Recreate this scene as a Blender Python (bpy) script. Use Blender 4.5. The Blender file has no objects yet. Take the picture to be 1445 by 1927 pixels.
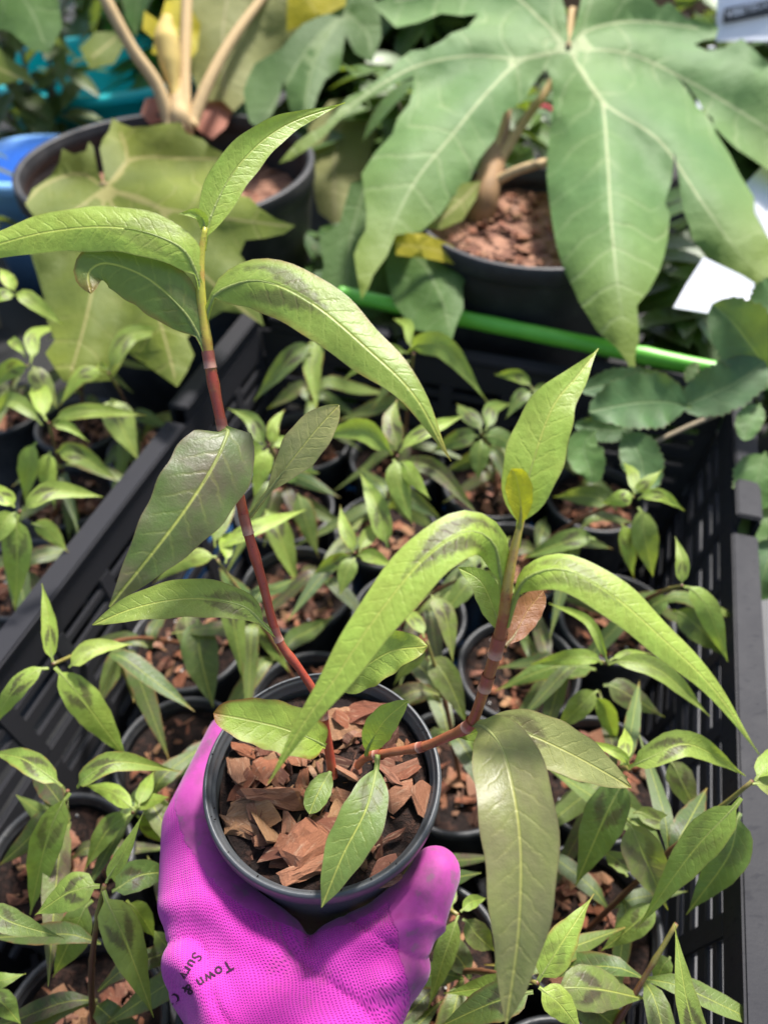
import bpy, bmesh, math, random
from mathutils import Vector, Matrix, noise
from mathutils.bvhtree import BVHTree
from mathutils.geometry import delaunay_2d_cdt
random.seed(7)
R_ = math.radians
SC = bpy.context.scene
COL = SC.collection

# ------------------------------------------------------------------ camera, world, sun, exposure
H = 0.54                       # camera height above the ground
FPX, CX, CY = 1456.0, 722.5, 963.5   # focal length and centre in photograph pixels
PITCH = R_(45)
cam = bpy.data.cameras.new('camera')
cam.sensor_fit = 'VERTICAL'; cam.sensor_height = 24.0
cam.lens = 24.0 * FPX / 1927.0
cam.clip_start = 0.01; cam.clip_end = 200
cam.dof.use_dof = True; cam.dof.focus_distance = 0.272; cam.dof.aperture_fstop = 5.5
camo = bpy.data.objects.new('camera', cam); COL.objects.link(camo)
camo.location = (0, 0, H); camo.rotation_euler = (R_(90) - PITCH, 0, 0)
SC.camera = camo

SUN_EL, SUN_AZ = R_(58), R_(28)      # azimuth measured from +y (away from the camera) towards +x
w = bpy.data.worlds.new('World'); SC.world = w; w.use_nodes = True
nt = w.node_tree
sky = nt.nodes.new('ShaderNodeTexSky'); sky.sky_type = 'NISHITA'; sky.sun_disc = False
sky.sun_elevation = SUN_EL; sky.sun_rotation = SUN_AZ
sky.air_density = 1.0; sky.dust_density = 2.5
nt.nodes['Background'].inputs['Strength'].default_value = 0.112
nt.links.new(sky.outputs[0], nt.nodes['Background'].inputs['Color'])
sl = bpy.data.lights.new('sun', 'SUN'); sl.energy = 4.4; sl.angle = R_(8); sl.color = (1, .96, .9)
so = bpy.data.objects.new('sun', sl); COL.objects.link(so)
sdir = Vector((math.sin(SUN_AZ) * math.cos(SUN_EL), math.cos(SUN_AZ) * math.cos(SUN_EL), math.sin(SUN_EL)))
so.rotation_euler = (-sdir).to_track_quat('-Z', 'Y').to_euler()
vs = SC.view_settings
vs.view_transform = 'Standard'; vs.look = 'None'; vs.gamma = 1; vs.exposure = 0.97
SC.cycles.max_bounces = 8; SC.cycles.use_denoising = True
SC.cycles.transparent_max_bounces = 8

# ------------------------------------------------------------------ point helpers
FW = Vector((0, math.cos(PITCH), -math.sin(PITCH)))
UP = Vector((0, math.sin(PITCH), math.cos(PITCH)))
CAM = Vector((0, 0, H))
def ray(px, py):
    return FW + UP * ((CY - py) / FPX) + Vector((1, 0, 0)) * ((px - CX) / FPX)
def P(px, py, d):
    return CAM + ray(px, py) * d
def PZ(px, py, z):
    r = ray(px, py)
    return CAM + r * ((z - H) / r.z)
def depth(p):
    return (p - CAM).dot(FW)

# ------------------------------------------------------------------ object helpers
def link(name, me, mat=None, parent=None):
    o = bpy.data.objects.new(name, me); COL.objects.link(o)
    if mat is not None and me is not None and len(me.materials) == 0: me.materials.append(mat)
    if parent is not None:
        o.parent = parent
        if parent.type == 'EMPTY': o.matrix_parent_inverse = Matrix.Translation(parent.location).inverted()
    return o
def tag(o, label=None, cat=None, group=None, kind=None):
    if label: o['label'] = label
    if cat: o['category'] = cat
    if group: o['group'] = group
    if kind: o['kind'] = kind
    return o
def thing(name, label, cat, loc, group=None):
    o = bpy.data.objects.new(name, None); COL.objects.link(o)
    o.location = loc; o.empty_display_size = .01
    return tag(o, label, cat, group)
def mesh_of(bm, name, smooth=True):
    me = bpy.data.meshes.new(name)
    bm.normal_update(); bm.to_mesh(me); bm.free()
    if smooth:
        me.polygons.foreach_set('use_smooth', [True] * len(me.polygons))
    return me
def bm_box(bm, c, ex, ey, ez):
    """box centred at c with half axes ex, ey, ez (Vectors)"""
    vsx = [bm.verts.new(c + ex * i + ey * j + ez * k) for i in (-1, 1) for j in (-1, 1) for k in (-1, 1)]
    for f in ((0, 1, 3, 2), (4, 6, 7, 5), (0, 4, 5, 1), (2, 3, 7, 6), (0, 2, 6, 4), (1, 5, 7, 3)):
        bm.faces.new([vsx[i] for i in f])
def bevel(bm, w, seg=2):
    bmesh.ops.recalc_face_normals(bm, faces=bm.faces)
    bmesh.ops.bevel(bm, geom=[e for e in bm.edges if e.calc_face_angle(0) > .5], offset=w, segments=seg, affect='EDGES', clamp_overlap=True)
def catmull(pts, n):
    """n+1 samples at even arc length through pts (tuples of any length)"""
    pts = [Vector(p) for p in pts]
    if len(pts) == 2: pts = [pts[0], pts[0].lerp(pts[1], .5), pts[1]]
    e = [pts[0] * 2 - pts[1]] + pts + [pts[-1] * 2 - pts[-2]]
    fine = []
    for i in range(1, len(e) - 2):
        for k in range(16):
            t = k / 16
            a, b, c, d = e[i - 1], e[i], e[i + 1], e[i + 2]
            fine.append(.5 * ((2 * b) + (c - a) * t + (2 * a - 5 * b + 4 * c - d) * t * t + (3 * b - a - 3 * c + d) * t ** 3))
    fine.append(pts[-1])
    L = [0]
    for a, b in zip(fine, fine[1:]): L.append(L[-1] + (b - a).length)
    out, j = [], 0
    for i in range(n + 1):
        s = L[-1] * i / n
        while j < len(L) - 2 and L[j + 1] < s: j += 1
        f = (s - L[j]) / max(1e-9, L[j + 1] - L[j])
        out.append(fine[j].lerp(fine[j + 1], f))
    return out, L[-1]

# ------------------------------------------------------------------ material helpers
class G:
    def __init__(s, name):
        s.m = bpy.data.materials.new(name); s.m.use_nodes = True
        s.t = s.m.node_tree; s.t.nodes.clear()
        s.out = s.t.nodes.new('ShaderNodeOutputMaterial')
    def n(s, typ, ins=None, **kw):
        nd = s.t.nodes.new('ShaderNode' + typ)
        for k, v in kw.items(): setattr(nd, k, v)
        for k, v in (ins or {}).items(): s.put(nd.inputs[k], v)
        return nd
    def put(s, sock, v):
        if isinstance(v, bpy.types.NodeSocket): s.t.links.new(v, sock)
        elif isinstance(v, (tuple, list)) and len(v) == 3 and sock.type == 'RGBA': sock.default_value = (*v, 1)
        else: sock.default_value = v
    def math(s, op, a, b=0.0, c=None):
        nd = s.n('Math', {0: a, 1: b}, operation=op)
        if c is not None: s.put(nd.inputs[2], c)
        return nd.outputs[0]
    def mix(s, f, a, b, bt='MIX'):
        nd = s.n('Mix', data_type='RGBA', blend_type=bt)
        s.put(nd.inputs[0], f); s.put(nd.inputs[6], a); s.put(nd.inputs[7], b)
        return nd.outputs[2]
    def step(s, x, a, b):
        nd = s.n('MapRange', {0: x, 1: a, 2: b, 3: 0.0, 4: 1.0}, interpolation_type='SMOOTHSTEP')
        return nd.outputs[0]
    def noise(s, vec, scale, detail=2.0, rough=.5):
        nd = s.n('TexNoise', {'Scale': scale, 'Detail': detail, 'Roughness': rough})
        if vec is not None: s.put(nd.inputs['Vector'], vec)
        return nd.outputs[0]
    def bump(s, h, dist, strength=1.0):
        return s.n('Bump', {'Height': h, 'Distance': dist, 'Strength': strength}).outputs[0]
    def bsdf(s, col, rough=.5, spec=.5, normal=None, **kw):
        nd = s.n('BsdfPrincipled', {'Base Color': col, 'Roughness': rough, 'Specular IOR Level': spec})
        if normal is not None: s.put(nd.inputs['Normal'], normal)
        for k, v in kw.items(): s.put(nd.inputs[k], v)
        return nd.outputs[0]
    def done(s, sh):
        s.t.links.new(sh, s.out.inputs['Surface']); return s.m

def leaf_material(name, green, young, rib, transl=.32, vein_n=2.0, rough=.42, hair=0):
    g = G(name)
    uv = g.n('UVMap', uv_map='UVMap').outputs[0]
    ph = g.n('UVMap', uv_map='Phys').outputs[0]
    su = g.n('SeparateXYZ', {0: uv}); sp = g.n('SeparateXYZ', {0: ph})
    oi = g.n('ObjectInfo')
    sc = g.n('SeparateColor', {0: oi.outputs['Color']})
    R, Gp, B, A, rnd = sc.outputs[0], sc.outputs[1], sc.outputs[2], oi.outputs['Alpha'], oi.outputs['Random']
    u = su.outputs[0]
    v = g.math('ABSOLUTE', g.math('MULTIPLY_ADD', su.outputs[1], 2.0, -1.0))
    s, a = sp.outputs[0], g.math('ABSOLUTE', sp.outputs[1])
    nvec = g.n('CombineXYZ', {0: s, 1: sp.outputs[1], 2: g.math('MULTIPLY', rnd, 37.0)}).outputs[0]
    n1 = g.noise(nvec, .9, 4, .6); n2 = g.noise(nvec, 4.0, 3); n3 = g.noise(nvec, 22.0, 2)
    mid = g.math('SUBTRACT', 1.0, g.step(a, .012, .055))
    t = g.math('ADD', g.math('MULTIPLY_ADD', a, -.95, s), g.math('MULTIPLY', n2, .32))
    t = g.math('ADD', t, g.math('MULTIPLY', g.math('MULTIPLY', a, a), .1))
    wv = g.math('ABSOLUTE', g.math('SINE', g.math('MULTIPLY', t, math.pi * vein_n)))
    vein = g.math('MULTIPLY', g.math('SUBTRACT', 1.0, g.step(wv, .0, .45)), g.math('SUBTRACT', 1.0, g.step(v, .45, .95)))
    col = g.mix(R, green, young)
    hsv = g.n('HueSaturation', {'Hue': g.math('MULTIPLY_ADD', n1, .04, .48), 'Saturation': 1.0,
              'Value': g.math('ADD', g.math('MULTIPLY_ADD', n2, .4, .42), g.math('MULTIPLY', n1, .8)), 'Color': col})
    col = hsv.outputs[0]
    pm = g.math('MULTIPLY', Gp, g.step(n1, .25, .72))
    col = g.mix(pm, col, g.mix(R, (.12, .065, .065), (.30, .19, .16)))
    # chevron mark, apex towards the tip
    du = g.math('ABSOLUTE', g.math('SUBTRACT', u, g.math('MULTIPLY_ADD', v, -.22, .40)))
    du = g.math('ADD', du, g.math('MULTIPLY_ADD', n2, .14, -.07))
    ch = g.math('SUBTRACT', 1.0, g.step(du, .03, .115))
    ch = g.math('MULTIPLY', ch, g.math('MULTIPLY', g.step(v, .03, .13), g.math('SUBTRACT', 1.0, g.step(v, .55, .85))))
    ch = g.math('MULTIPLY', g.math('MULTIPLY', ch, B), g.step(n3, .02, .36))
    ch = g.math('MULTIPLY', ch, g.math('MULTIPLY_ADD', vein, .3, .7))
    col = g.mix(ch, col, (.050, .018, .030))
    col = g.mix(g.math('MULTIPLY', vein, g.math('MULTIPLY', n1, .22)), col, rib)
    col = g.mix(g.math('MULTIPLY', mid, .7), col, rib)
    # thin reddish edge, brown dry margins when alpha is low
    edge = g.math('MULTIPLY', g.step(v, .93, 1.0), .45)
    col = g.mix(edge, col, (.16, .10, .06))
    dry = g.math('SUBTRACT', 1.0, A)
    dm = g.math('ADD', g.step(u, .86, .99), g.math('MULTIPLY', g.step(v, .72, 1.0), g.step(n1, .38, .6)))
    col = g.mix(g.math('MINIMUM', g.math('MULTIPLY', dm, dry), 1.0), col, (.30, .10, .03))
    h = g.math('MULTIPLY_ADD', mid, -1.0, g.math('MULTIPLY', vein, -.35))
    h = g.math('ADD', h, g.math('MULTIPLY', n2, .9))
    h = g.math('ADD', h, g.math('MULTIPLY', n3, .35))
    nrm = g.bump(h, .0006, .42)
    bf = g.n('NewGeometry').outputs['Backfacing']
    col2 = g.mix(g.math('MULTIPLY', bf, .45), col, (.22, .28, .15))
    pr = g.bsdf(col2, rough=g.math('MULTIPLY_ADD', n2, .2, rough - .1), spec=.55, normal=nrm)
    tcol = g.mix(.35, col, (.42, .52, .03), 'MIX')
    tcol = g.mix(1.0, tcol, (1.35, 1.35, .9), 'MULTIPLY')
    tr = g.n('BsdfTranslucent', {'Color': tcol, 'Normal': nrm}).outputs[0]
    mx = g.n('MixShader', {0: transl}); g.put(mx.inputs[1], pr); g.put(mx.inputs[2], tr)
    return g.done(mx.outputs[0])

M = {}
M['leaf'] = leaf_material('persicaria_leaf', (.080, .150, .042), (.42, .56, .085), (.52, .56, .12), transl=.38, vein_n=1.6, rough=.44)
M['leaf_pale'] = leaf_material('greyish_mature_leaf', (.19, .235, .070), (.40, .41, .15), (.48, .48, .13), transl=.34, vein_n=1.6)
M['leaf_red'] = leaf_material('red_brown_leaf', (.20, .075, .035), (.30, .12, .05), (.42, .24, .09), transl=.3, vein_n=1.6)
M['leaf_yellow'] = leaf_material('yellow_young_leaf', (.42, .44, .03), (.62, .55, .02), (.6, .55, .1), transl=.4, vein_n=1.6)
M['toothed'] = leaf_material('toothed_leaf', (.062, .13, .048), (.12, .23, .04), (.17, .25, .09), vein_n=1.5, transl=.25, rough=.62)
M['shrub'] = leaf_material('shrub_leaf', (.035, .085, .02), (.16, .26, .04), (.2, .28, .09), vein_n=1.2, transl=.25)

def tetra_material(name, c1, c2, rib, transl, tipy=0.0):
    g = G(name)
    ph = g.n('UVMap', uv_map='UVMap').outputs[0]
    sp = g.n('SeparateXYZ', {0: ph}); s, a = sp.outputs[0], sp.outputs[1]
    co = g.n('TexCoord').outputs['Object']
    n1 = g.noise(co, 9.0, 3); n2 = g.noise(co, 60.0, 3); n3 = g.noise(co, 420.0, 2)
    mid = g.math('SUBTRACT', 1.0, g.step(a, .010, .042))
    mid = g.math('MULTIPLY', mid, g.math('SUBTRACT', 1.0, g.step(s, 3.2, 5.6)))
    t = g.math('ADD', g.math('MULTIPLY_ADD', a, -.55, s), g.math('MULTIPLY', n1, 1.3))
    t = g.math('ADD', t, g.math('MULTIPLY', g.math('MULTIPLY', a, a), -.12))
    wv = g.math('ABSOLUTE', g.math('SINE', g.math('MULTIPLY', t, math.pi * 1.7)))
    vein = g.math('MULTIPLY', g.math('SUBTRACT', 1.0, g.step(wv, .0, .30)), g.step(n1, .35, .6))
    # net of fine veins
    vo = g.n('TexVoronoi', {'Vector': co, 'Scale': 210.0}, feature='DISTANCE_TO_EDGE').outputs['Distance']
    net = g.math('SUBTRACT', 1.0, g.step(vo, .0, .12))
    col = g.mix(g.step(n1, .3, .7), c1, c2)
    col = g.mix(g.math('MULTIPLY', n2, .35), col, (.10, .16, .06))
    col = g.mix(g.math('MULTIPLY', g.step(s, 3.0, 6.5), tipy), col, (.20, .25, .022))  # yellowed tips; light passing through the lobes is painted into this colour too
    col = g.mix(g.math('MULTIPLY', net, .05), col, rib)
    col = g.mix(g.math('MULTIPLY', vein, .30), col, rib)
    col = g.mix(g.math('MULTIPLY', mid, .8), col, rib)
    h = g.math('ADD', g.math('MULTIPLY', vein, -.35), g.math('MULTIPLY', net, -.10))
    h = g.math('ADD', h, g.math('MULTIPLY', n2, 1.2)); h = g.math('ADD', h, g.math('MULTIPLY', n3, .2))
    nrm = g.bump(h, .0020, .5)
    pr = g.bsdf(col, rough=.62, spec=.35, normal=nrm)
    tr = g.n('BsdfTranslucent', {'Color': g.mix(.4, col, (.45, .50, .05)), 'Normal': nrm}).outputs[0]
    mx = g.n('MixShader', {0: transl}); g.put(mx.inputs[1], pr); g.put(mx.inputs[2], tr)
    return g.done(mx.outputs[0])
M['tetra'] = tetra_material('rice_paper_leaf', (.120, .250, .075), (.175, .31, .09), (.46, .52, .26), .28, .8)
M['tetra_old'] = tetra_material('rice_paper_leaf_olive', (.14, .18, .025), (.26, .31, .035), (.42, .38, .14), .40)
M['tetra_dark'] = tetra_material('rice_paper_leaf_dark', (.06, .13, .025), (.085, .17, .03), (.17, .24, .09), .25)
M['tetra_under'] = tetra_material('rice_paper_leaf_underside', (.34, .34, .12), (.38, .37, .13), (.46, .42, .2), .4)
M['tetra_yellow'] = tetra_material('rice_paper_leaf_yellow', (.66, .52, .01), (.55, .46, .015), (.6, .5, .08), .4)

def stem_material(name, low, high, node_col):
    g = G(name)
    uv = g.n('SeparateXYZ', {0: g.n('UVMap', uv_map='UVMap').outputs[0]})
    co = g.n('TexCoord').outputs['Object']
    n1 = g.noise(co, 160.0, 3); n2 = g.noise(co, 900.0, 2)
    f = g.step(g.math('ADD', uv.outputs[0], g.math('MULTIPLY_ADD', n1, .3, -.15)), .74, .88)
    col = g.mix(f, low, high)
    col = g.mix(g.math('MULTIPLY', g.step(n1, .45, .75), .5), col, node_col)
    col = g.mix(g.math('MULTIPLY', g.step(n2, .62, .7), .4), col, (.05, .02, .015))
    return g.done(g.bsdf(col, rough=.38, normal=g.bump(n2, .0002, .4), **{'Subsurface Weight': .08, 'Subsurface Radius': (.002, .001, .0005)}))
M['stem'] = stem_material('knotweed_stem', (.34, .055, .030), (.44, .42, .05), (.42, .14, .06))
M['stem_branch'] = stem_material('knotweed_branch', (.33, .10, .045), (.50, .38, .08), (.40, .16, .07))
M['stem_dull'] = stem_material('seedling_stem', (.16, .07, .035), (.22, .20, .05), (.20, .09, .05))
def simple(name, col, rough=.5, spec=.5, var=.25, scale=60.0, bump=.0004, **kw):
    g = G(name)
    co = g.n('TexCoord').outputs['Object']
    n1 = g.noise(co, scale, 4); n2 = g.noise(co, scale * 7, 3)
    f = g.math('MULTIPLY_ADD', n1, var * 2, 1 - var)
    c = g.n('HueSaturation', {'Value': f, 'Color': col}).outputs[0]
    return g.done(g.bsdf(c, rough=g.math('MULTIPLY_ADD', n1, .2, rough - .1), spec=spec, normal=g.bump(g.math('ADD', n1, g.math('MULTIPLY', n2, .4)), bump, .5), **kw))
g = G('papery_sheath')
uvx = g.n('SeparateXYZ', {0: g.n('UVMap', uv_map='UVMap').outputs[0]}).outputs[0]
co = g.n('TexCoord').outputs['Object']
n1 = g.noise(co, 520.0, 3)
c = g.mix(g.step(g.math('ADD', uvx, g.math('MULTIPLY_ADD', n1, .3, -.15)), .10, .55), (.50, .26, .19), (.33, .09, .06))
c = g.mix(g.math('MULTIPLY', g.step(n1, .5, .7), .4), c, (.25, .09, .06))
M['sheath'] = g.done(g.bsdf(c, rough=.42, normal=g.bump(n1, .0003, .5)))
M['beige'] = simple('felted_stem', (.46, .33, .17), .8, .2, var=.2, scale=200)
M['brown_stem'] = simple('brown_stem', (.27, .16, .075), .7, .3, var=.35, scale=120)
M['dry_leaf'] = simple('dry_leaf', (.30, .12, .08), .7, .3, var=.3, scale=40)
M['twig'] = simple('grey_twig', (.20, .16, .10), .7, .3, var=.3, scale=150)
M['turquoise'] = simple('turquoise_plastic', (.0, .50, .55), .45, var=.12, scale=12)
M['blue'] = simple('pale_blue_plastic', (.22, .46, .88), .45, var=.1, scale=12)
M['blue_deep'] = simple('blue_plastic', (.01, .14, .42), .4, var=.15, scale=15)
M['white'] = simple('white_plastic', (.78, .79, .83), .4, var=.05, scale=30, bump=.0001)
M['band'] = simple('black_print', (.03, .03, .03), .5, var=.1)
M['flower'] = simple('yellow_flower', (.75, .50, .02), .6, var=.25, scale=80)
M['flower_spike'] = simple('ochre_young_leaf', (.55, .40, .12), .8, var=.25, scale=150)
M['wood'] = simple('brown_wood', (.36, .20, .10), .7, .3, var=.35, scale=25)
M['ink'] = simple('black_ink', (.035, .01, .03), .7, .2, var=.2)
M['pink_flower'] = simple('red_flower', (.55, .03, .06), .6, var=.2)

def plastic(name, col, rough, dust, spec=.5):
    g = G(name)
    co = g.n('TexCoord').outputs['Object']
    n1 = g.noise(co, 45.0, 5, .65); n2 = g.noise(co, 600.0, 3); n3 = g.noise(co, 190.0, 2)
    c = g.mix(g.math('MULTIPLY', g.step(n1, .42, .75), dust), col, (.16, .15, .145))
    c = g.mix(g.math('MULTIPLY', g.step(n3, .70, .76), .5 * dust), c, (.35, .33, .30))
    scr = g.n('Mapping', {0: co, 3: (160.0, 420.0, 160.0)}, vector_type='POINT').outputs[0]
    n4 = g.noise(scr, 1.0, 2)
    r = g.math('ADD', g.math('MULTIPLY_ADD', n1, .28, rough - .12), g.math('MULTIPLY', g.step(n4, .6, .7), .12))
    return g.done(g.bsdf(c, rough=r, spec=spec, normal=g.bump(g.math('ADD', n2, g.math('MULTIPLY', n4, .6)), .00012, .5)))
M['pot'] = plastic('grey_black_pot_plastic', (.070, .075, .081), .36, .22)
M['pot_dark'] = plastic('dark_seedling_pot_plastic', (.024, .026, .030), .42, .22)
M['bigpot'] = plastic('black_pot_plastic', (.016, .016, .018), .5, .15)
M['crate'] = plastic('black_crate_plastic', (.030, .030, .034), .48, .0, .08)
g = G('green_stake_plastic')
co = g.n('TexCoord').outputs['Object']
n1 = g.noise(co, 90.0, 4)
M['stake'] = g.done(g.bsdf(g.mix(n1, (.11, .44, .035), (.17, .56, .06)), rough=.4, normal=g.bump(n1, .0006, .4)))

g = G('bark_chip')
co = g.n('TexCoord').outputs['Object']; oi = g.n('ObjectInfo')
st = g.n('Mapping', {0: co, 3: (3.0, 22.0, 22.0)}).outputs[0]
off = g.n('VectorMath', {0: st, 1: g.n('CombineXYZ', {0: g.math('MULTIPLY', oi.outputs['Random'], 91.0)}).outputs[0]}, operation='ADD').outputs[0]
n1 = g.noise(off, 1.4, 6, .72); n2 = g.noise(off, .35, 3); n3 = g.noise(off, 6.0, 4)
cr = g.n('ValToRGB', {0: oi.outputs['Random']})
els = cr.color_ramp.elements
els[0].position = 0; els[0].color = (.09, .035, .022, 1)
els[1].position = 1; els[1].color = (.40, .25, .15, 1)
for p_, c_ in ((.15, (.20, .070, .040, 1)), (.3, (.33, .115, .055, 1)), (.5, (.37, .17, .095, 1)), (.62, (.24, .095, .065, 1)), (.78, (.42, .23, .11, 1)), (.9, (.30, .135, .10, 1))):
    e = els.new(p_); e.color = c_
c = g.mix(g.step(n1, .30, .6), g.mix(.35, cr.outputs[0], (.06, .025, .015)), cr.outputs[0])
c = g.mix(g.math('MULTIPLY', g.step(n2, .52, .75), .55), c, (.48, .32, .21))
c = g.mix(g.math('MULTIPLY', g.step(n3, .58, .7), .5), c, (.07, .035, .025))
M['bark'] = g.done(g.bsdf(c, rough=.72, spec=.35, normal=g.bump(g.math('ADD', n1, g.math('MULTIPLY', n3, .5)), .0011, .8)))
g = G('potting_mix')
co = g.n('TexCoord').outputs['Object']
n1 = g.noise(co, 220.0, 5, .7); n2 = g.noise(co, 60.0, 3)
c = g.mix(g.step(n1, .45, .7), (.012, .007, .006), (.055, .027, .019))
M['soil'] = g.done(g.bsdf(c, rough=.85, spec=.25, normal=g.bump(n1, .003, 1.0)))
g = G('coarse_bark_mix')
co = g.n('TexCoord').outputs['Object']
vo = g.n('TexVoronoi', {'Vector': co, 'Scale': 95.0})
c = g.mix(vo.outputs['Color'], (.13, .055, .035), (.36, .19, .12))
M['soil_far'] = g.done(g.bsdf(c, rough=.8, spec=.25, normal=g.bump(vo.outputs['Distance'], .006, 1.0)))
g = G('weed_mat_ground')
co = g.n('TexCoord').outputs['Object']
n1 = g.noise(co, 7.0, 5, .6); n2 = g.noise(co, 160.0, 4, .7)
c = g.mix(g.step(n1, .45, .75), (.010, .010, .010), (.028, .025, .020))
c = g.mix(g.math('MULTIPLY', g.step(n2, .66, .74), .5), c, (.08, .05, .035))
wx = g.n('TexWave', {'Vector': co, 'Scale': 130.0}, wave_type='BANDS', bands_direction='X').outputs[1]
wy = g.n('TexWave', {'Vector': co, 'Scale': 130.0}, wave_type='BANDS', bands_direction='Y').outputs[1]
M['ground'] = g.done(g.bsdf(c, rough=.75, normal=g.bump(g.math('ADD', g.math('MULTIPLY', wx, wy), n2), .0015, .6)))

# glove: knit where the attribute is below 0, rubber coat above
g = G('knit_glove_with_rubber_coat')
co = g.n('TexCoord').outputs['Object']
at = g.n('Attribute', attribute_name='coat').outputs['Fac']
nb = g.noise(co, 260.0, 3)
ct = g.step(g.math('ADD', at, g.math('MULTIPLY_ADD', nb, .003, -.0015)), -.0004, .0004)
sx = g.n('SeparateXYZ', {0: co})
warp = g.noise(co, 16.0, 2)
X, Y, Z = sx.outputs[0], sx.outputs[1], sx.outputs[2]
pp = g.math('ADD', g.math('MULTIPLY_ADD', Y, .42, X), g.math('MULTIPLY_ADD', Z, .5, g.math('MULTIPLY', warp, .022)))
qq = g.math('ADD', g.math('MULTIPLY_ADD', X, -.42, Y), g.math('MULTIPLY_ADD', Z, -.6, g.math('MULTIPLY', warp, .016)))
LAM = .00105
cellp = g.math('MULTIPLY', pp, 2 * math.pi / LAM)
cellq = g.math('MULTIPLY', qq, 2 * math.pi / (LAM * .92))
zig = g.math('MULTIPLY', g.math('SINE', g.math('MULTIPLY', cellp, .5)), 1.3)
st = g.math('MULTIPLY_ADD', g.math('SINE', cellp), .5, .5)
st2 = g.math('MULTIPLY_ADD', g.math('SINE', g.math('ADD', cellq, zig)), .5, .5)
hole = g.math('MULTIPLY', g.math('POWER', st, 1.6), g.math('POWER', st2, 1.6))
big = g.noise(co, 30.0, 3)
knit = g.mix(g.step(big, .3, .7), (.40, .015, .26), (.55, .038, .37))
knit = g.mix(g.math('MULTIPLY', hole, .85), knit, (.30, .005, .26))
dirt = g.noise(co, 70.0, 5, .65)
coat = g.mix(g.step(dirt, .35, .75), (.38, .045, .26), (.20, .045, .14))
coat = g.mix(g.math('MULTIPLY', g.step(g.noise(co, 210.0, 4), .58, .70), .5), coat, (.15, .09, .12))
soil_m = g.math('MULTIPLY', g.step(g.noise(co, 55.0, 5, .7), .54, .72), .38)
knit = g.mix(soil_m, knit, (.20, .055, .11))
col = g.mix(ct, knit, coat)
hh = g.math('MULTIPLY', g.math('MULTIPLY', hole, -1.0), g.math('SUBTRACT', 1.0, ct))
hh = g.math('ADD', hh, g.math('MULTIPLY', ct, g.math('MULTIPLY_ADD', nb, .5, .25)))
M['glove'] = g.done(g.bsdf(col, rough=g.math('MULTIPLY_ADD', ct, -.12, .75), spec=.25, normal=g.bump(hh, .0006, .75), **{'Sheen Weight': .2}))

# ------------------------------------------------------------------ leaves and stems
TOCAM = 1
def leaf_mesh(spine, hw, pet=.10, p=.62, q=1.15, cup=.25, roll=0., wav=.05, nu=22, nv=8, seed=0, pw=None, up=.35, teeth=0., curl=0., stalk=0.):
    """spine: world points from petiole to tip; hw: half width in metres"""
    pts, L = catmull([tuple(x) for x in spine], nu)
    rr = random.Random(seed)
    pk = p / (p + q); nrm = (pk ** p) * ((1 - pk) ** q)
    pw = pw if pw is not None else min(.0011, hw * .12)
    mid = pts[len(pts) // 2]
    hint = (CAM - mid).normalized() * (1 - up) + Vector((0, 0, 1)) * up
    bm = bmesh.new()
    uvl = bm.loops.layers.uv.new('UVMap'); phl = bm.loops.layers.uv.new('Phys')
    rows = []; info = {}
    fr, ph0, ph1 = rr.uniform(4.5, 8), rr.uniform(0, 6), rr.uniform(0, 6)
    for i, c in enumerate(pts):
        u = i / nu
        T = (pts[min(i + 1, nu)] - pts[max(i - 1, 0)]).normalized()
        W = T.cross(hint)
        if W.length < .15: W = T.cross(Vector((.3, .2, 1)))
        W.normalize()
        N = W.cross(T).normalized()
        rl = roll + curl * (u - .5)
        if rl: 
            Q = Matrix.Rotation(R_(rl), 3, T); W = Q @ W; N = Q @ N
        t = max(0., (u - pet) / (1 - pet))
        wd = hw * (t ** p) * ((1 - t) ** q) / nrm if t > 0 else 0
        pe = pw * max(0, 1 - t * 3)
        wd = max(wd, pe, .00015)
        row = []
        for j in range(nv + 1):
            v = j / nv * 2 - 1
            a = abs(v)
            e = 1.0
            if teeth and a > .99 and t > 0: e = 1 + teeth * (1 if i % 2 else -1)
            side = 1 if v > 0 else -1
            z = cup * wd * (a ** 1.4) + wav * hw * (a ** 2) * math.sin(u * fr * math.pi + (ph0 if side > 0 else ph1)) * min(1, t * 4)
            z += .03 * hw * noise.noise(Vector((u * 7, v * 2, seed * 3.1)))
            if t <= 0: z = .5 * wd * a
            x = v * wd * e * (1 - .12 * cup * a)
            x += .03 * wd * math.sin(u * 31 + side * 2 + ph0) * a * a
            vt = bm.verts.new(c + W * x + N * z)
            info[vt] = (u, v * .5 + .5, u * L / hw, v * wd / hw)
            row.append(vt)
        rows.append(row)
    for a, b in zip(rows, rows[1:]):
        for j in range(nv):
            f = bm.faces.new((a[j], a[j + 1], b[j + 1], b[j]))
            for lp in f.loops:
                k = info[lp.vert]; lp[uvl].uv = k[:2]; lp[phl].uv = k[2:]
    if stalk:
        ns = min(nu, int(nu * (pet + .30)) + 1)
        ring0 = None
        for i in range(ns + 1):
            u = i / nu; T = (pts[min(i + 1, nu)] - pts[max(i - 1, 0)]).normalized()
            W = (rows[i][-1].co - rows[i][0].co).normalized(); N = W.cross(T)
            r = stalk * (1 if u < pet else max(.12, 1 - (u - pet) / .32))
            c = pts[i] - N * r * .55
            ring = []
            for k in range(7):
                a = k / 7 * 6.2832
                vt = bm.verts.new(c + W * math.cos(a) * r + N * math.sin(a) * r); info[vt] = (u * .3, .5, u * L / hw, 0.0); ring.append(vt)
            if ring0:
                for k in range(7):
                    f = bm.faces.new((ring0[k], ring0[(k + 1) % 7], ring[(k + 1) % 7], ring[k]))
                    for lp in f.loops:
                        q = info[lp.vert]; lp[uvl].uv = q[:2]; lp[phl].uv = q[2:]
            ring0 = ring
    return mesh_of(bm, 'leaf')

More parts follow.
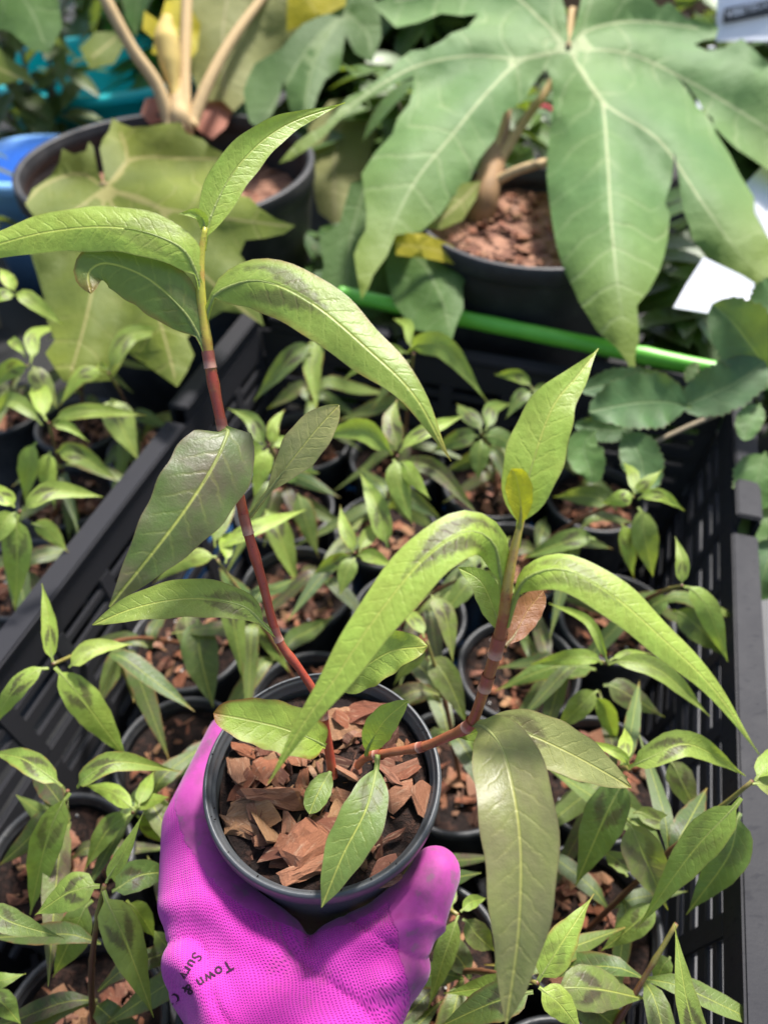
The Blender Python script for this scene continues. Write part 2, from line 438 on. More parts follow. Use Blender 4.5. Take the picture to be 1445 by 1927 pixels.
NSEED = [0]
def add_leaf(parent, spine, wpx, col=(.3, 0, 0, 1), mat=None, wm=None, **kw):
    """wpx: full width in photo pixels at the middle of the spine (or wm in metres)"""
    spine = [Vector(s) for s in spine]
    NSEED[0] += 1
    d = depth(spine[len(spine) // 2])
    hw = wm if wm else wpx * .5 * d / FPX
    me = leaf_mesh(spine, hw, seed=NSEED[0], **kw)
    o = link('leaf', me, mat or M['leaf'], parent)
    o.color = col if len(col) == 4 else (*col, 1)
    return o
def tube(bm, pts, rad, seg=12, cap=True):
    uvl = bm.loops.layers.uv.get('UVMap') or bm.loops.layers.uv.new('UVMap')
    n = len(pts) - 1
    ref = Vector((1, .13, .07))
    rings = []
    for i, c in enumerate(pts):
        T = (pts[min(i + 1, n)] - pts[max(i - 1, 0)]).normalized()
        A = T.cross(ref)
        if A.length < .1: A = T.cross(Vector((0, 1, 0)))
        A.normalize(); B = T.cross(A)
        rings.append([bm.verts.new(c + (A * math.cos(k / seg * 2 * math.pi) + B * math.sin(k / seg * 2 * math.pi)) * rad[i]) for k in range(seg)])
    for i in range(n):
        for k in range(seg):
            f = bm.faces.new((rings[i][k], rings[i][(k + 1) % seg], rings[i + 1][(k + 1) % seg], rings[i + 1][k]))
            for lp, (uu, vv) in zip(f.loops, ((i, k), (i, k + 1), (i + 1, k + 1), (i + 1, k))): lp[uvl].uv = (uu / n, vv / seg)
    if cap:
        for r_, in ((rings[0],), (rings[-1],)):
            try: bm.faces.new(r_)
            except ValueError: pass
STEMS = {}
def stem_obj(name, ctrl, radii, mat, parent, n=48, nodes=(), seg=12):
    """ctrl: world points, radii: at control points; nodes: (u, swell)"""
    pts, L = catmull([tuple(x) for x in ctrl], n)
    rad = []
    for i in range(n + 1):
        u = i / n; k = u * (len(radii) - 1); j = min(int(k), len(radii) - 2)
        r = radii[j] + (radii[j + 1] - radii[j]) * (k - j)
        for (nu_, sw) in nodes: r *= 1 + sw * math.exp(-((u - nu_) / .014) ** 2)
        rad.append(r)
    bm = bmesh.new(); tube(bm, pts, rad, seg)
    o = link(name, mesh_of(bm, name), mat, parent)
    STEMS[o.name] = (pts, rad)
    return o, pts

# ------------------------------------------------------------------ pots and chips
def lathe(bm, prof, c, seg=64, uvdir=None):
    rings = [[bm.verts.new(c + Vector((r * math.cos(k / seg * 2 * math.pi), r * math.sin(k / seg * 2 * math.pi), z))) for k in range(seg)] for r, z in prof]
    for a, b in zip(rings, rings[1:]):
        for k in range(seg): bm.faces.new((a[k], a[(k + 1) % seg], b[(k + 1) % seg], b[k]))
    return rings
def pot_parts(root, c, r, h, mat, rimw=.0046, seg=72, taper=.76, soil_drop=.012, soil_mat='soil', rimh=.007):
    """c: centre of the rim circle; r: outer radius"""
    bm = bmesh.new()
    ri = r - rimw; rb = r * taper
    lathe(bm, [(0.0005, -h + .003), (rb * .8, -h + .003), (rb, -h), (rb + .001, -h + .002), (r - .0028, -rimh - .002), (r - .0026, -rimh)], c, seg)
    lathe(bm, [(ri, -rimh), (rb - .002, -h + .006)], c, seg)
    body = link('plant_pot', mesh_of(bm, 'plant_pot'), mat, root)
    bm = bmesh.new()
    lathe(bm, [(r - .0026, -rimh), (r - .0006, -rimh - .0003), (r, -rimh + .0008), (r, -.0016), (r - .0007, -.0004), (r - .0018, 0), (ri + .0016, -.0001),
               (ri + .0004, -.0010), (ri, -.0026), (ri - .0002, -.0045), (ri - .0009, -.0052), (ri - .0010, -rimh), (ri, -rimh - .001)], c, seg)
    link('rim', mesh_of(bm, 'rim'), mat, body)
    # soil
    bm = bmesh.new()
    rs = ri - (soil_drop / h) * (ri - rb) - .0008
    nr, ns = 10, 40
    rings = []
    for i in range(nr + 1):
        rr = rs * i / nr
        if i == 0: rings.append([bm.verts.new(c + Vector((0, 0, -soil_drop)))] * ns); continue
        rings.append([bm.verts.new(c + Vector((rr * math.cos(k / ns * 6.2832), rr * math.sin(k / ns * 6.2832), -soil_drop + .0035 * noise.noise(Vector((c.x * 90 + rr * math.cos(k / ns * 6.2832) * 90, rr * math.sin(k / ns * 6.2832) * 90, c.y * 70))))) ) for k in range(ns)])
    for i in range(nr):
        for k in range(ns):
            q = [rings[i][k], rings[i][(k + 1) % ns], rings[i + 1][(k + 1) % ns], rings[i + 1][k]]
            qq = []
            for v in q:
                if v not in qq: qq.append(v)
            bm.faces.new(list(reversed(qq)))
    soil = link('potting_mix', mesh_of(bm, 'potting_mix'), M[soil_mat], root)
    return body, soil, rs
def chip_mesh(k, n=13, dims=(1, .6, .24), rough=0, cuts=3):
    rr = random.Random(k * 17 + 5)
    bm = bmesh.new()
    for _ in range(n):
        bm.verts.new(Vector((rr.uniform(-1, 1) * dims[0], rr.uniform(-1, 1) * dims[1], rr.uniform(-1, 1) * dims[2])))
    res = bmesh.ops.convex_hull(bm, input=bm.verts)
    bmesh.ops.delete(bm, geom=list({g_ for g_ in res['geom_interior'] + res['geom_unused'] if isinstance(g_, bmesh.types.BMVert)}), context='VERTS')
    if rough:
        bmesh.ops.subdivide_edges(bm, edges=bm.edges, cuts=cuts, use_grid_fill=True)
        for v in bm.verts:
            d = Vector((v.co.x * 2.0, v.co.y * 6, v.co.z * 6))
            v.co += Vector((noise.noise(d + Vector((k, 0, 0))) * .10, noise.noise(d + Vector((0, k, 3))) * .10, noise.noise(d * 1.3 + Vector((5, 0, k))) * .12)) * rough
    me = mesh_of(bm, 'bark_chip', smooth=False); me.materials.append(M['bark'])
    return me
CHIPS = [chip_mesh(k, 12 + k % 4, (1, (random.uniform(.35, .8), .16, .6)[(k % 7 == 3) + 0], random.uniform(.12, .28) if k % 7 != 3 else .09), rough=(.8 if k % 3 else 0), cuts=1) for k in range(18)]
BIGCHIPS = [chip_mesh(100 + k, 18, (1, (.45, .6, .75)[k % 3], .2), rough=1.0) for k in range(6)]
def put_chip(parent, me, loc, size, rot):
    o = link('bark_chip', me, None, parent)
    o.location = loc; o.rotation_euler = rot; o.scale = (size,) * 3
    return o
M['perlite'] = simple('perlite', (.75, .73, .70), .8, var=.1)
PERL = chip_mesh(77, 12, (1, .8, .7)); PERL.name = 'perlite'; PERL.materials.clear(); PERL.materials.append(M['perlite'])
def scatter_perlite(soil, c, rs, drop, n, rr):
    for i in range(n):
        a = rr.uniform(0, 6.2832); rad = rs * .93 * math.sqrt(rr.random()); sz = rr.uniform(.0007, .0016)
        o = link('perlite', PERL, None, soil); o.scale = (sz,) * 3; o.rotation_euler = (rr.random() * 6, rr.random() * 6, 0)
        o.location = (c.x + rad * math.cos(a), c.y + rad * math.sin(a), c.z - drop + .0015)
def scatter_chips(soil, c, rs, drop, n, smin, smax, rr, pile=.004):
    for i in range(n):
        a = rr.uniform(0, 6.2832); rad = (rs - smax * .75) * math.sqrt(rr.random()) 
        s = smin + (smax - smin) * rr.random() ** 2.2
        z = c.z - drop + rr.uniform(-.0005, pile) + s * .15
        put_chip(soil, rr.choice(CHIPS), (c.x + rad * math.cos(a), c.y + rad * math.sin(a), z), s,
                 (rr.gauss(0, .38), rr.gauss(0, .38), rr.uniform(0, 6.28)))

# ------------------------------------------------------------------ ground
bm = bmesh.new()
S = 30
for x, y in ((-S, -S), (S, -S), (S, S), (-S, S)): bm.verts.new((x, y, 0))
bm.faces.new(bm.verts)
tag(link('ground', mesh_of(bm, 'ground'), M['ground']), kind='structure')

# ------------------------------------------------------------------ crates
TH = R_(16.6)
CA = Vector((math.cos(TH), -math.sin(TH), 0)); CB = Vector((math.sin(TH), math.cos(TH), 0)); CZ = Vector((0, 0, 1))
CW, CL, CH = .397, .60, .18
CO = PZ(484, 606, CH); CO.z = 0
def crate(label, O):
    """O: back left corner on the ground; width along CA, length along -CB"""
    root = thing('plastic_crate', label, 'crate', O, None)
    def pt(a, b, z): return O + CA * a - CB * b + CZ * z
    def bar(bm, a0, a1, b0, b1, z0, z1):
        bm_box(bm, pt((a0 + a1) / 2, (b0 + b1) / 2, (z0 + z1) / 2), CA * (a1 - a0) / 2, CB * (b1 - b0) / 2, CZ * (z1 - z0) / 2)
    def taper(bm):
        for v in bm.verts:
            q = v.co - O; a_, b_ = q.dot(CA), -q.dot(CB)
            k = .135 * max(0, (CH - .02 - v.co.z)) / CH * (.2 / 1)
            fa = 1 - 2 * (k / CW) ; fb = 1 - 2 * (k / CL)
            v.co = pt(CW / 2 + (a_ - CW / 2) * (1 - k / .2 * 1.0), CL / 2 + (b_ - CL / 2) * (1 - k / .3), v.co.z)
    def fin(name, bm, par, bw=.0012):
        bevel(bm, bw, 2); taper(bm)
        return link(name, mesh_of(bm, name, False), M['crate'], par)
    T = .0035
    # floor lattice, diagonal bars
    bm = bmesh.new()
    z = .008
    n = 26
    for sgn in (1, -1):
        for i in range(-n, n + 24):
            o_ = i * .026
            # line a = o_ + sgn*b clipped to the rectangle
            pts_ = []
            for b in (0.006, CL - .006):
                a = o_ + sgn * (b - (CL if sgn < 0 else 0) * 0) if sgn > 0 else o_ - b
                pts_.append((a, b))
            (a0, b0), (a1, b1) = pts_
            t0, t1 = 0., 1.
            da, ok = a1 - a0, True
            for lo, hi in ((.006, CW - .006),):
                ts = sorted(((lo - a0) / da, (hi - a0) / da))
                t0, t1 = max(t0, ts[0]), min(t1, ts[1])
            if t1 - t0 < .02: continue
            p0 = pt(a0 + da * t0, b0 + (b1 - b0) * t0, z - .0004 * sgn); p1 = pt(a0 + da * t1, b0 + (b1 - b0) * t1, z - .0004 * sgn)
            D = (p1 - p0); bm_box(bm, (p0 + p1) / 2, D / 2, D.normalized().cross(CZ) * .0022, CZ * .003)
    taper(bm)
    link('floor_lattice', mesh_of(bm, 'floor_lattice', False), M['crate'], root)
    zs = (.004, .030, .060, .090, .116, .142, CH - .012)      # rails at these heights
    bar_me = {}
    for wall_i, (fix, run, side) in enumerate((('a', CL, 0), ('a', CL, CW), ('b', CW, 0), ('b', CW, CL))):
        def wb(bm, r0, r1, z0, z1, t0=-T / 2, t1=T / 2):
            s_ = 1 if side == 0 else -1
            lo, hi = sorted((side + s_ * (T / 2 + t0), side + s_ * (T / 2 + t1)))
            if fix == 'a': bar(bm, lo, hi, r0, r1, z0, z1)
            else: bar(bm, r0, r1, lo, hi, z0, z1)
        bm = bmesh.new()
        e0 = 0 if fix == 'a' else .0045
        # solid bands: bottom, middle and top
        for z0, z1 in ((0.001, .022), (.086, .100), (.150, CH - .004)): wb(bm, e0, run - e0, z0, z1)
        wall = fin('wall', bm, root)
        for z0, z1 in ((.0275, .0375), (.0445, .0545), (.0615, .0715), (.0765, .0815), (.1055, .1155), (.1225, .1325), (.1385, .1445)):
            bm = bmesh.new(); wb(bm, e0 + .001, run - e0 - .001, z0, z1, -T / 2 + .0004, T / 2 - .0004)
            fin('rail', bm, wall, .0008)
        k = int(run / .05)
        for i in range(k + 1):
            for z0, z1 in ((.0205, .0875), (.0985, .1515)):
                bm = bmesh.new(); c_ = e0 + .006 + (run - 2 * e0 - .012) * i / k
                wb(bm, c_ - .006, c_ + .006, z0, z1, -T / 2 - .0003, T / 2 + .0003)
                fin('upright', bm, wall, .0008)
        # rim flange in lengths, corner lengths raised
        segs = ((0, .14, .010), (.146, run - .146, 0), (run - .14, run, .010)) if fix == 'a' else ((.014, .12, .010), (.126, run - .126, 0), (run - .12, run - .014, .010))
        for r0, r1, up_ in segs:
            bm = bmesh.new()
            wb(bm, r0, r1, CH - .004 + up_, CH + up_, -.0125, .0035)
            wb(bm, r0, r1, CH - .016, CH - .0045 + up_, -.013, -.0105)
            if up_: wb(bm, r0, r1, CH - .0038, CH - .0042 + up_, -.001, .0015)
            fin('rim', bm, wall, .0012)
    return root
crate('black slotted plastic crate of seedlings under the held pot', CO)

bm = bmesh.new()
for a_, b_ in ((CW - .005, -.1), (CW - .005, 1.2), (CW + .30, 1.2), (CW + .30, -.1)): bm.verts.new(CO + CA * a_ - CB * b_ + CZ * .004)
bm.faces.new(bm.verts); bmesh.ops.recalc_face_normals(bm, faces=bm.faces)
M['concrete'] = simple('grey_concrete', (.13, .13, .133), .85, .2, var=.2, scale=40, bump=.0015)
tag(link('path', mesh_of(bm, 'path'), M['concrete']), kind='structure')

# green stake along the back rim
bm = bmesh.new()
s0, s1 = PZ(640, 553, CH + .021), PZ(1500, 728, CH + .021)
pts = [s0.lerp(s1, i / 60) for i in range(61)]
rads = [.0066 * (1 + .10 * math.exp(-((i - 17) / 1.0) ** 2) + .10 * math.exp(-((i - 42) / 1.0) ** 2) + .02 * math.sin(i * .9)) for i in range(61)]
tube(bm, pts, rads, 16)
tag(link('garden_stake', mesh_of(bm, 'garden_stake'), M['stake']), 'bright green plastic plant stake lying along the back rim of the crate', 'garden stake')

# blue tray under the back of the crates
bm = bmesh.new()
bm_box(bm, CO + CA * .14 - CB * .09 + CZ * .0025, CA * .17, CB * .10, CZ * .0012)
bevel(bm, .0008)
tag(link('blue_tray', mesh_of(bm, 'blue_tray', False), M['blue_deep']), 'flat blue plastic sheet seen through the lattice floor of the crate', 'plastic sheet')

# ------------------------------------------------------------------ held pot and plant
RC = P(607, 1453, .294)
hero = thing('potted_plant', 'leggy red-stemmed knotweed in the small grey pot held by the pink glove', 'potted plant', RC + Vector((0, 0, -.09)))
PR, PH = .0452, .09
body, soil, rs = pot_parts(hero, RC, PR, PH, M['pot'], seg=96, rimw=.0033, soil_drop=.0095)
rr = random.Random(3)
DROP = .0095
scatter_chips(soil, RC, rs, DROP, 170, .0026, .0092, rr, .0035)
scatter_chips(soil, RC, rs, DROP, 60, .0010, .0030, rr, .003)
SZ = RC.z - DROP
scatter_perlite(soil, RC, rs, DROP, 8, rr)
for k, (px, py, s, rz, tx, ty, dz) in enumerate(((505, 1508, .0150, -.12, .22, .1, .006), (470, 1530, .011, .35, .25, -.1, .003), (585, 1590, .0120, .9, .35, .15, .006), (575, 1640, .0105, .3, .3, .1, .005),
        (690, 1345, .0135, 2.9, -.1, .2, .004), (655, 1360, .010, .4, .1, .3, .003), (750, 1500, .0095, .3, .25, -.2, .004), (790, 1505, .0075, 1.5, .2, -.3, .004), (735, 1575, .008, .5, .3, .1, .004),
        (455, 1555, .0095, -.5, .3, .2, .003), (520, 1435, .011, .8, -.1, .2, .003), (450, 1450, .0095, 1.9, .1, .3, .003), (660, 1505, .010, -.2, .2, .1, .003), (715, 1640, .008, .3, .3, .1, .003), (755, 1455, .0085, .4, .2, -.1, .004))):
    p_ = PZ(px, py, SZ + dz)
    put_chip(soil, BIGCHIPS[k % 6] if k < 6 else CHIPS[(k * 3) % 14], p_, s, (tx, ty, rz))

crumb = chip_mesh(55, 10, (1, .8, .5)); crumb.name = 'soil_crumb'; crumb.materials.clear(); crumb.materials.append(M['soil'])
for k in range(46):
    a = rr.uniform(0, 6.2832); o = link('soil_crumb', crumb, None, soil); sz = rr.uniform(.0002, .00062)
    r_c = PR - rr.choice((.0022, .0012, .0034)) + rr.uniform(-.0006, .0006)
    o.location = (RC.x + r_c * math.cos(a), RC.y + r_c * math.sin(a), RC.z + sz * .3 - (.0008 if r_c > PR - .0012 else 0)); o.scale = (sz,) * 3; o.rotation_euler = (0, 0, a)
def pp3(L): return [P(*x) for x in L]
stemA_ctrl = pp3([(627, 1462, .300), (612, 1370, .293), (600, 1318, .290), (566, 1262, .286), (523, 1200, .282), (494, 1095, .277), (464, 990, .272), (440, 885, .267), (418, 800, .263), (398, 700, .259), (384, 610, .256), (378, 545, .254), (378, 490, .253), (386, 428, .252)])
stemA, _ = stem_obj('stem', stemA_ctrl, [.0019, .0018, .0017, .0015, .0016, .0016, .0018, .0018, .0018, .0018, .0019, .0018, .0015, .0009], M['stem'], hero, 110,
                    [(.135, .2), (.262, .2), (.46, .15), (.635, .12), (.755, .12), (.825, .15)])
def sheath(st, px, py, length):
    """papery collar round the stem, its lower edge nearest to the photo point"""
    pts, rad = STEMS[st.name]
    def pix(p):
        q = p - CAM; d = q.dot(FW)
        return CX + q.x / d * FPX, CY - q.dot(UP) / d * FPX
    i0 = min(range(len(pts)), key=lambda i: math.dist(pix(pts[i]), (px, py)))
    i1 = i0; L = 0
    while i1 < len(pts) - 1 and L < length: L += (pts[i1 + 1] - pts[i1]).length; i1 += 1
    seg_, _ = catmull([tuple(p) for p in pts[i0:i1 + 1]], 10)
    rr_ = [max(rad[i0:i1 + 1]) * (1.10 - .03 * math.sin(k / 10 * math.pi) + (.04 if k == 0 else 0)) for k in range(11)]
    bm = bmesh.new(); tube(bm, seg_, rr_, 14, cap=False)
    return link('sheath', mesh_of(bm, 'sheath'), M['sheath'], st)
for q in ((606, 1352, .0045), (529, 1208, .0042), (469, 1005, .0060), (421, 812, .0036), (394, 690, .0050), ): sheath(stemA, *q)
stemB_ctrl = pp3([(672, 1442, .300), (690, 1425, .295), (735, 1416, .288), (795, 1405, .279), (845, 1385, .270), (885, 1362, .262), (908, 1305, .253), (930, 1235, .245), (947, 1165, .238), (955, 1100, .233), (968, 1030, .230), (985, 965, .228)])
stemB, _ = stem_obj('stem', stemB_ctrl, [.0015, .0016, .0016, .0017, .0018, .0018, .0018, .0019, .0020, .0018, .0014, .0009], M['stem_branch'], hero, 90, [(.09, .25), (.22, .2), (.40, .25), (.58, .12), (.70, .12)])
for q in ((788, 1407, .0030), (878, 1368, .0045), (908, 1300, .0050), (932, 1235, .0065), (704, 1421, .0025)): sheath(stemB, *q)

def HL(st, spine, w, col, **kw):
    kw.setdefault('nu', 34); kw.setdefault('nv', 12); kw.setdefault('stalk', .00085); kw.setdefault('up', .15)
    return add_leaf(st, pp3(spine), w, col, **kw)
# upper leaves of the tall stem
HL(stemA, [(384, 470, .253), (396, 410, .253), (446, 315, .256), (530, 240, .262), (649, 194, .272)], 72, (.76, 0, 0, 1), pet=.06, p=.55, q=1.35, cup=.30)
HL(stemA, [(384, 440, .252), (383, 415, .251), (368, 402, .249), (337, 402, .247)], 22, (.85, 0, 0, 1), nu=14, nv=6)
HL(stemA, [(378, 545, .253), (368, 510, .251), (335, 462, .247), (230, 428, .243), (90, 436, .242), (-80, 482, .240)], 88, (.85, .05, .45, 1), pet=.08, p=.28, q=.62, roll=14, cup=-.2)
HL(stemA, [(392, 668, .257), (374, 632, .255), (345, 585, .252), (280, 525, .248), (205, 496, .247), (168, 512, .246), (172, 552, .2445)], 108, (.16, .12, .5, .5), pet=.13, p=.55, q=.75, cup=-.2)
HL(stemA, [(386, 612, .256), (396, 573, .254), (414, 548, .252), (485, 528, .248), (580, 565, .244), (690, 655, .240), (780, 745, .237), (848, 868, .238)], 114, (.58, .05, .85, .55), pet=.09, p=.48, q=1.15, roll=-14, cup=-.25)
HL(stemA, [(424, 806, .262), (428, 818, .256), (400, 880, .249), (345, 965, .243), (280, 1050, .240), (206, 1142, .240)], 152, (.08, .75, .2, 1), pet=.03, p=.38, q=1.0, cup=-.22, roll=4, up=-.15)
HL(stemA, [(470, 972, .271), (490, 945, .269), (535, 885, .266), (590, 815, .263), (638, 762, .262)], 80, (.75, .35, .4, .9), mat=M['leaf_pale'], pet=.20, p=1.2, q=.8, cup=.06, up=.5)
HL(stemA, [(522, 1198, .281), (500, 1180, .279), (455, 1140, .276), (360, 1126, .272), (260, 1142, .269), (174, 1176, .268)], 76, (.58, .15, .9, .9), pet=.12, p=.6, q=.85, roll=8, cup=.15)
HL(stemA, [(612, 1404, .2885), (585, 1390, .283), (525, 1368, .282), (455, 1352, .280), (402, 1342, .279)], 94, (.92, 0, .25, .1), pet=.03, p=.40, q=.50, cup=.25)
HL(stemA, [(610, 1328, .289), (640, 1302, .286), (678, 1262, .281), (735, 1226, .276), (803, 1216, .272)], 86, (.62, .05, .35, .8), pet=.20, p=.6, q=.62, cup=.30, wav=.16)
HL(stemB, [(688, 1422, .2925), (697, 1398, .288), (725, 1355, .282), (768, 1318, .278)], 58, (.52, 0, 0, 1), pet=.10, p=.75, q=.85, cup=.18)
HL(stemB, [(710, 1421, .289), (707, 1455, .280), (688, 1525, .269), (645, 1610, .262), (605, 1708, .258)], 88, (.22, .05, .6, 1), pet=.14, p=.75, q=1.0, cup=.12, roll=-6)
HL(stemA, [(622, 1452, .295), (608, 1475, .290), (594, 1502, .286), (582, 1532, .283)], 48, (.28, 0, 0, 1), pet=.02, p=.8, q=.6, nu=16, nv=8)
# leaves of the near branch
HL(stemB, [(950, 1150, .237), (942, 1085, .232), (928, 1022, .226), (878, 1000, .220), (800, 1048, .214), (712, 1155, .210), (628, 1280, .209), (562, 1375, .211), (505, 1475, .214)], 98, (.80, 0, 1, 1), pet=.10, p=.5, q=1.15, roll=12, cup=-.18)
HL(stemB, [(972, 1030, .230), (983, 950, .228), (1004, 865, .228), (1040, 765, .230), (1088, 705, .233), (1126, 655, .237)], 112, (.74, 0, 0, 1), pet=.12, p=.62, q=1.3, cup=.22)
HL(stemB, [(975, 1010, .229), (980, 960, .226), (973, 905, .224), (962, 882, .223)], 52, (.8, 0, 0, 1), pet=.2, p=.8, q=.5, nu=16, nv=8, mat=M['leaf_yellow'])
HL(stemB, [(952, 1180, .238), (970, 1122, .233), (995, 1085, .228), (1060, 1072, .223), (1150, 1118, .219), (1250, 1205, .217), (1345, 1300, .217), (1428, 1420, .219)], 84, (.80, .02, .6, 1), pet=.13, p=.45, q=1.25, roll=-22, cup=-.2)
HL(stemB, [(942, 1195, .241), (930, 1150, .243), (905, 1095, .246), (862, 1068, .250)], 52, (.5, 0, 0, 1), pet=.05, p=.7, q=.9, nu=18)
HL(stemB, [(950, 1215, .242), (968, 1195, .244), (992, 1150, .248), (1022, 1112, .250)], 56, (.6, 0, 0, 1), pet=.06, p=.75, q=.6, nu=18, mat=M['leaf_red'])
HL(stemB, [(888, 1362, .261), (915, 1372, .253), (945, 1412, .241), (968, 1500, .229), (980, 1610, .222), (975, 1760, .218), (952, 1930, .219)], 146, (.25, .5, .15, 1), mat=M['leaf_pale'], pet=.05, p=.55, q=.95, cup=.20, up=-.1)
HL(stemB, [(888, 1362, .262), (930, 1362, .262), (1010, 1388, .260), (1100, 1432, .259), (1187, 1482, .260)], 96, (.45, .15, .8, .9), mat=M['leaf_pale'], pet=.10, p=.55, q=.85, roll=-6, cup=.15)
HL(stemB, [(920, 1362, .264), (895, 1378, .266), (862, 1388, .268)], 34, (.5, 0, 0, 1), nu=12, nv=6)

# ------------------------------------------------------------------ gloved hand
def capsule(bm, a, b, ra, rb):
    a, b = Vector(a), Vector(b)
    n = max(2, int((b - a).length / (min(ra, rb) * .35)))
    for i in range(n + 1):
        t = i / n
        bmesh.ops.create_icosphere(bm, subdivisions=3, radius=ra + (rb - ra) * t, matrix=Matrix.Translation(a.lerp(b, t)))
bm = bmesh.new()
def chain(*pts):
    for (p0, r0), (p1, r1) in zip(pts, pts[1:]): capsule(bm, p0, p1, r0, r1)
chain(((-.012, -.30, -.125), .040), ((-.012, -.165, -.085), .034), ((-.013, -.115, -.068), .031))
chain(((-.010, -.115, -.066), .032), ((-.012, -.082, -.047), .029))
chain(((-.012, -.085, -.046), .028), ((-.034, -.058, -.040), .020), ((-.046, -.036, -.036), .0165), ((-.0545, -.006, -.033), .0120), ((-.0440, .033, -.034), .0112), ((-.022, .0495, -.036), .0102), ((-.003, .0535, -.038), .009))
chain(((-.016, -.088, -.060), .026), ((-.044, -.046, -.057), .016), ((-.0505, -.012, -.054), .0118), ((-.041, .030, -.055), .0112), ((-.020, .0465, -.057), .0102), ((.004, .0500, -.058), .009))
chain(((-.016, -.090, -.075), .024), ((-.040, -.048, -.076), .015), ((-.0470, -.014, -.073), .0112), ((-.038, .027, -.074), .0105), ((-.018, .0430, -.075), .0098), ((.004, .0460, -.076), .0088))
chain(((-.014, -.092, -.086), .022), ((-.034, -.050, -.094), .013), ((-.0430, -.018, -.091), .0098), ((-.035, .022, -.091), .0092), ((-.018, .0370, -.092), .0085), ((-.002, .0400, -.093), .0078))
chain(((-.052, -.012, -.032), .0130), ((-.037, -.040, -.031), .0150), ((-.018, -.0535, -.034), .0150))
chain(((.008, -.0560, -.036), .0150), ((.024, -.0480, -.032), .0130), ((.035, -.038, -.029), .0112))
# web between finger and thumb, then the thumb
chain(((-.034, -.056, -.038), .0165), ((-.014, -.0625, -.040), .0165), ((.004, -.0620, -.040), .0165), ((.020, -.0600, -.038), .0165))
chain(((-.008, -.086, -.048), .028), ((.006, -.076, -.043), .0175), ((.024, -.0575, -.036), .0135), ((.0345, -.0420, -.031), .0116), ((.0430, -.0265, -.028), .0098))
for v in bm.verts: v.co += RC
me0 = bpy.data.meshes.new('glove_src'); bm.to_mesh(me0); bm.free()
tmp = bpy.data.objects.new('glove_src', me0); COL.objects.link(tmp)
md = tmp.modifiers.new('r', 'REMESH'); md.mode = 'VOXEL'; md.voxel_size = .0013
dg = bpy.context.evaluated_depsgraph_get()
me = bpy.data.meshes.new_from_object(tmp.evaluated_get(dg))
bpy.data.objects.remove(tmp)
bm = bmesh.new(); bm.from_mesh(me)
for _ in range(7): bmesh.ops.smooth_vert(bm, verts=bm.verts, factor=.5, use_axis_x=True, use_axis_y=True, use_axis_z=True)
# folds in the fabric
for v in bm.verts:
    q = v.co - RC
    if q.y < -.035:
        f = min(1, (-.035 - q.y) / .02)
        s = math.sin((q.x * .75 + q.y * 1.0 - q.z * .3) * 260 + 3 * noise.noise(q * 30))
        lf = max(0, min(1, (-.020 - q.x) / .025))
        sh = 1 - abs(math.sin((q.x * .8 + q.y * 1.1) * 95 + 2.2 * noise.noise(q * 26)))
        v.co += v.normal * (.0028 * s * f * lf + .0020 * noise.noise(q * 45) * f - .0020 * sh ** 6 * f)
    if q.x > .012 and q.y < -.045:
        s = math.sin((q.y * 1.0 - q.x * .3) * 420)
        v.co += v.normal * .0016 * s * min(1, (q.x - .012) / .012)
    # stay clear of the pot wall
    if q.z > -.088:
        rp = .0432 - (.0432 - .0345) * min(1, max(0, -q.z / .09)) + .0006
        rd = math.hypot(q.x, q.y)
        if rd < rp and rd > .02:
            v.co.x = RC.x + q.x / rd * rp; v.co.y = RC.y + q.y / rd * rp
    if q.z > -.0085 and math.hypot(q.x, q.y) < .05: v.co.z = RC.z - .0085
glove_bvh = BVHTree.FromBMesh(bm)
lay = bm.verts.layers.float.new('coat')
def lerp_tab(tab, x):
    if x <= tab[0][0]: return tab[0][1]
    for (x0, y0), (x1, y1) in zip(tab, tab[1:]):
        if x <= x1: return y0 + (y1 - y0) * (x - x0) / (x1 - x0)
    return tab[-1][1]
RB = [(90, .070), (150, .064), (163, .0615), (180, .0605), (194, .0565), (208, .0530), (225, .0510), (240, .0492), (262, .0478), (285, .0472), (310, .0470), (325, .046)]
for v in bm.verts:
    q = v.co - RC
    ang = math.degrees(math.atan2(q.y, q.x)) % 360
    c_ = lerp_tab(RB, ang) - math.hypot(q.x, q.y) if 90 < ang < 326 else .002
    # thumb: beyond the line on its outer side
    d2 = ((q.x - .0255) * .964 - (q.y + .043) * -.264) if q.x > .01 else -1
    c_ = max(c_, min(d2, .01))
    c_ = max(c_, -.052 - q.z if q.y > -.05 and q.x > -.035 else -1)
    v[lay] = c_
me2 = mesh_of(bm, 'gloved_hand')
hand = link('gloved_hand', me2, M['glove'])
tag(hand, 'hand in a magenta knit glove with rubber coating gripping the held pot', 'gloved hand')
bpy.data.meshes.remove(me)
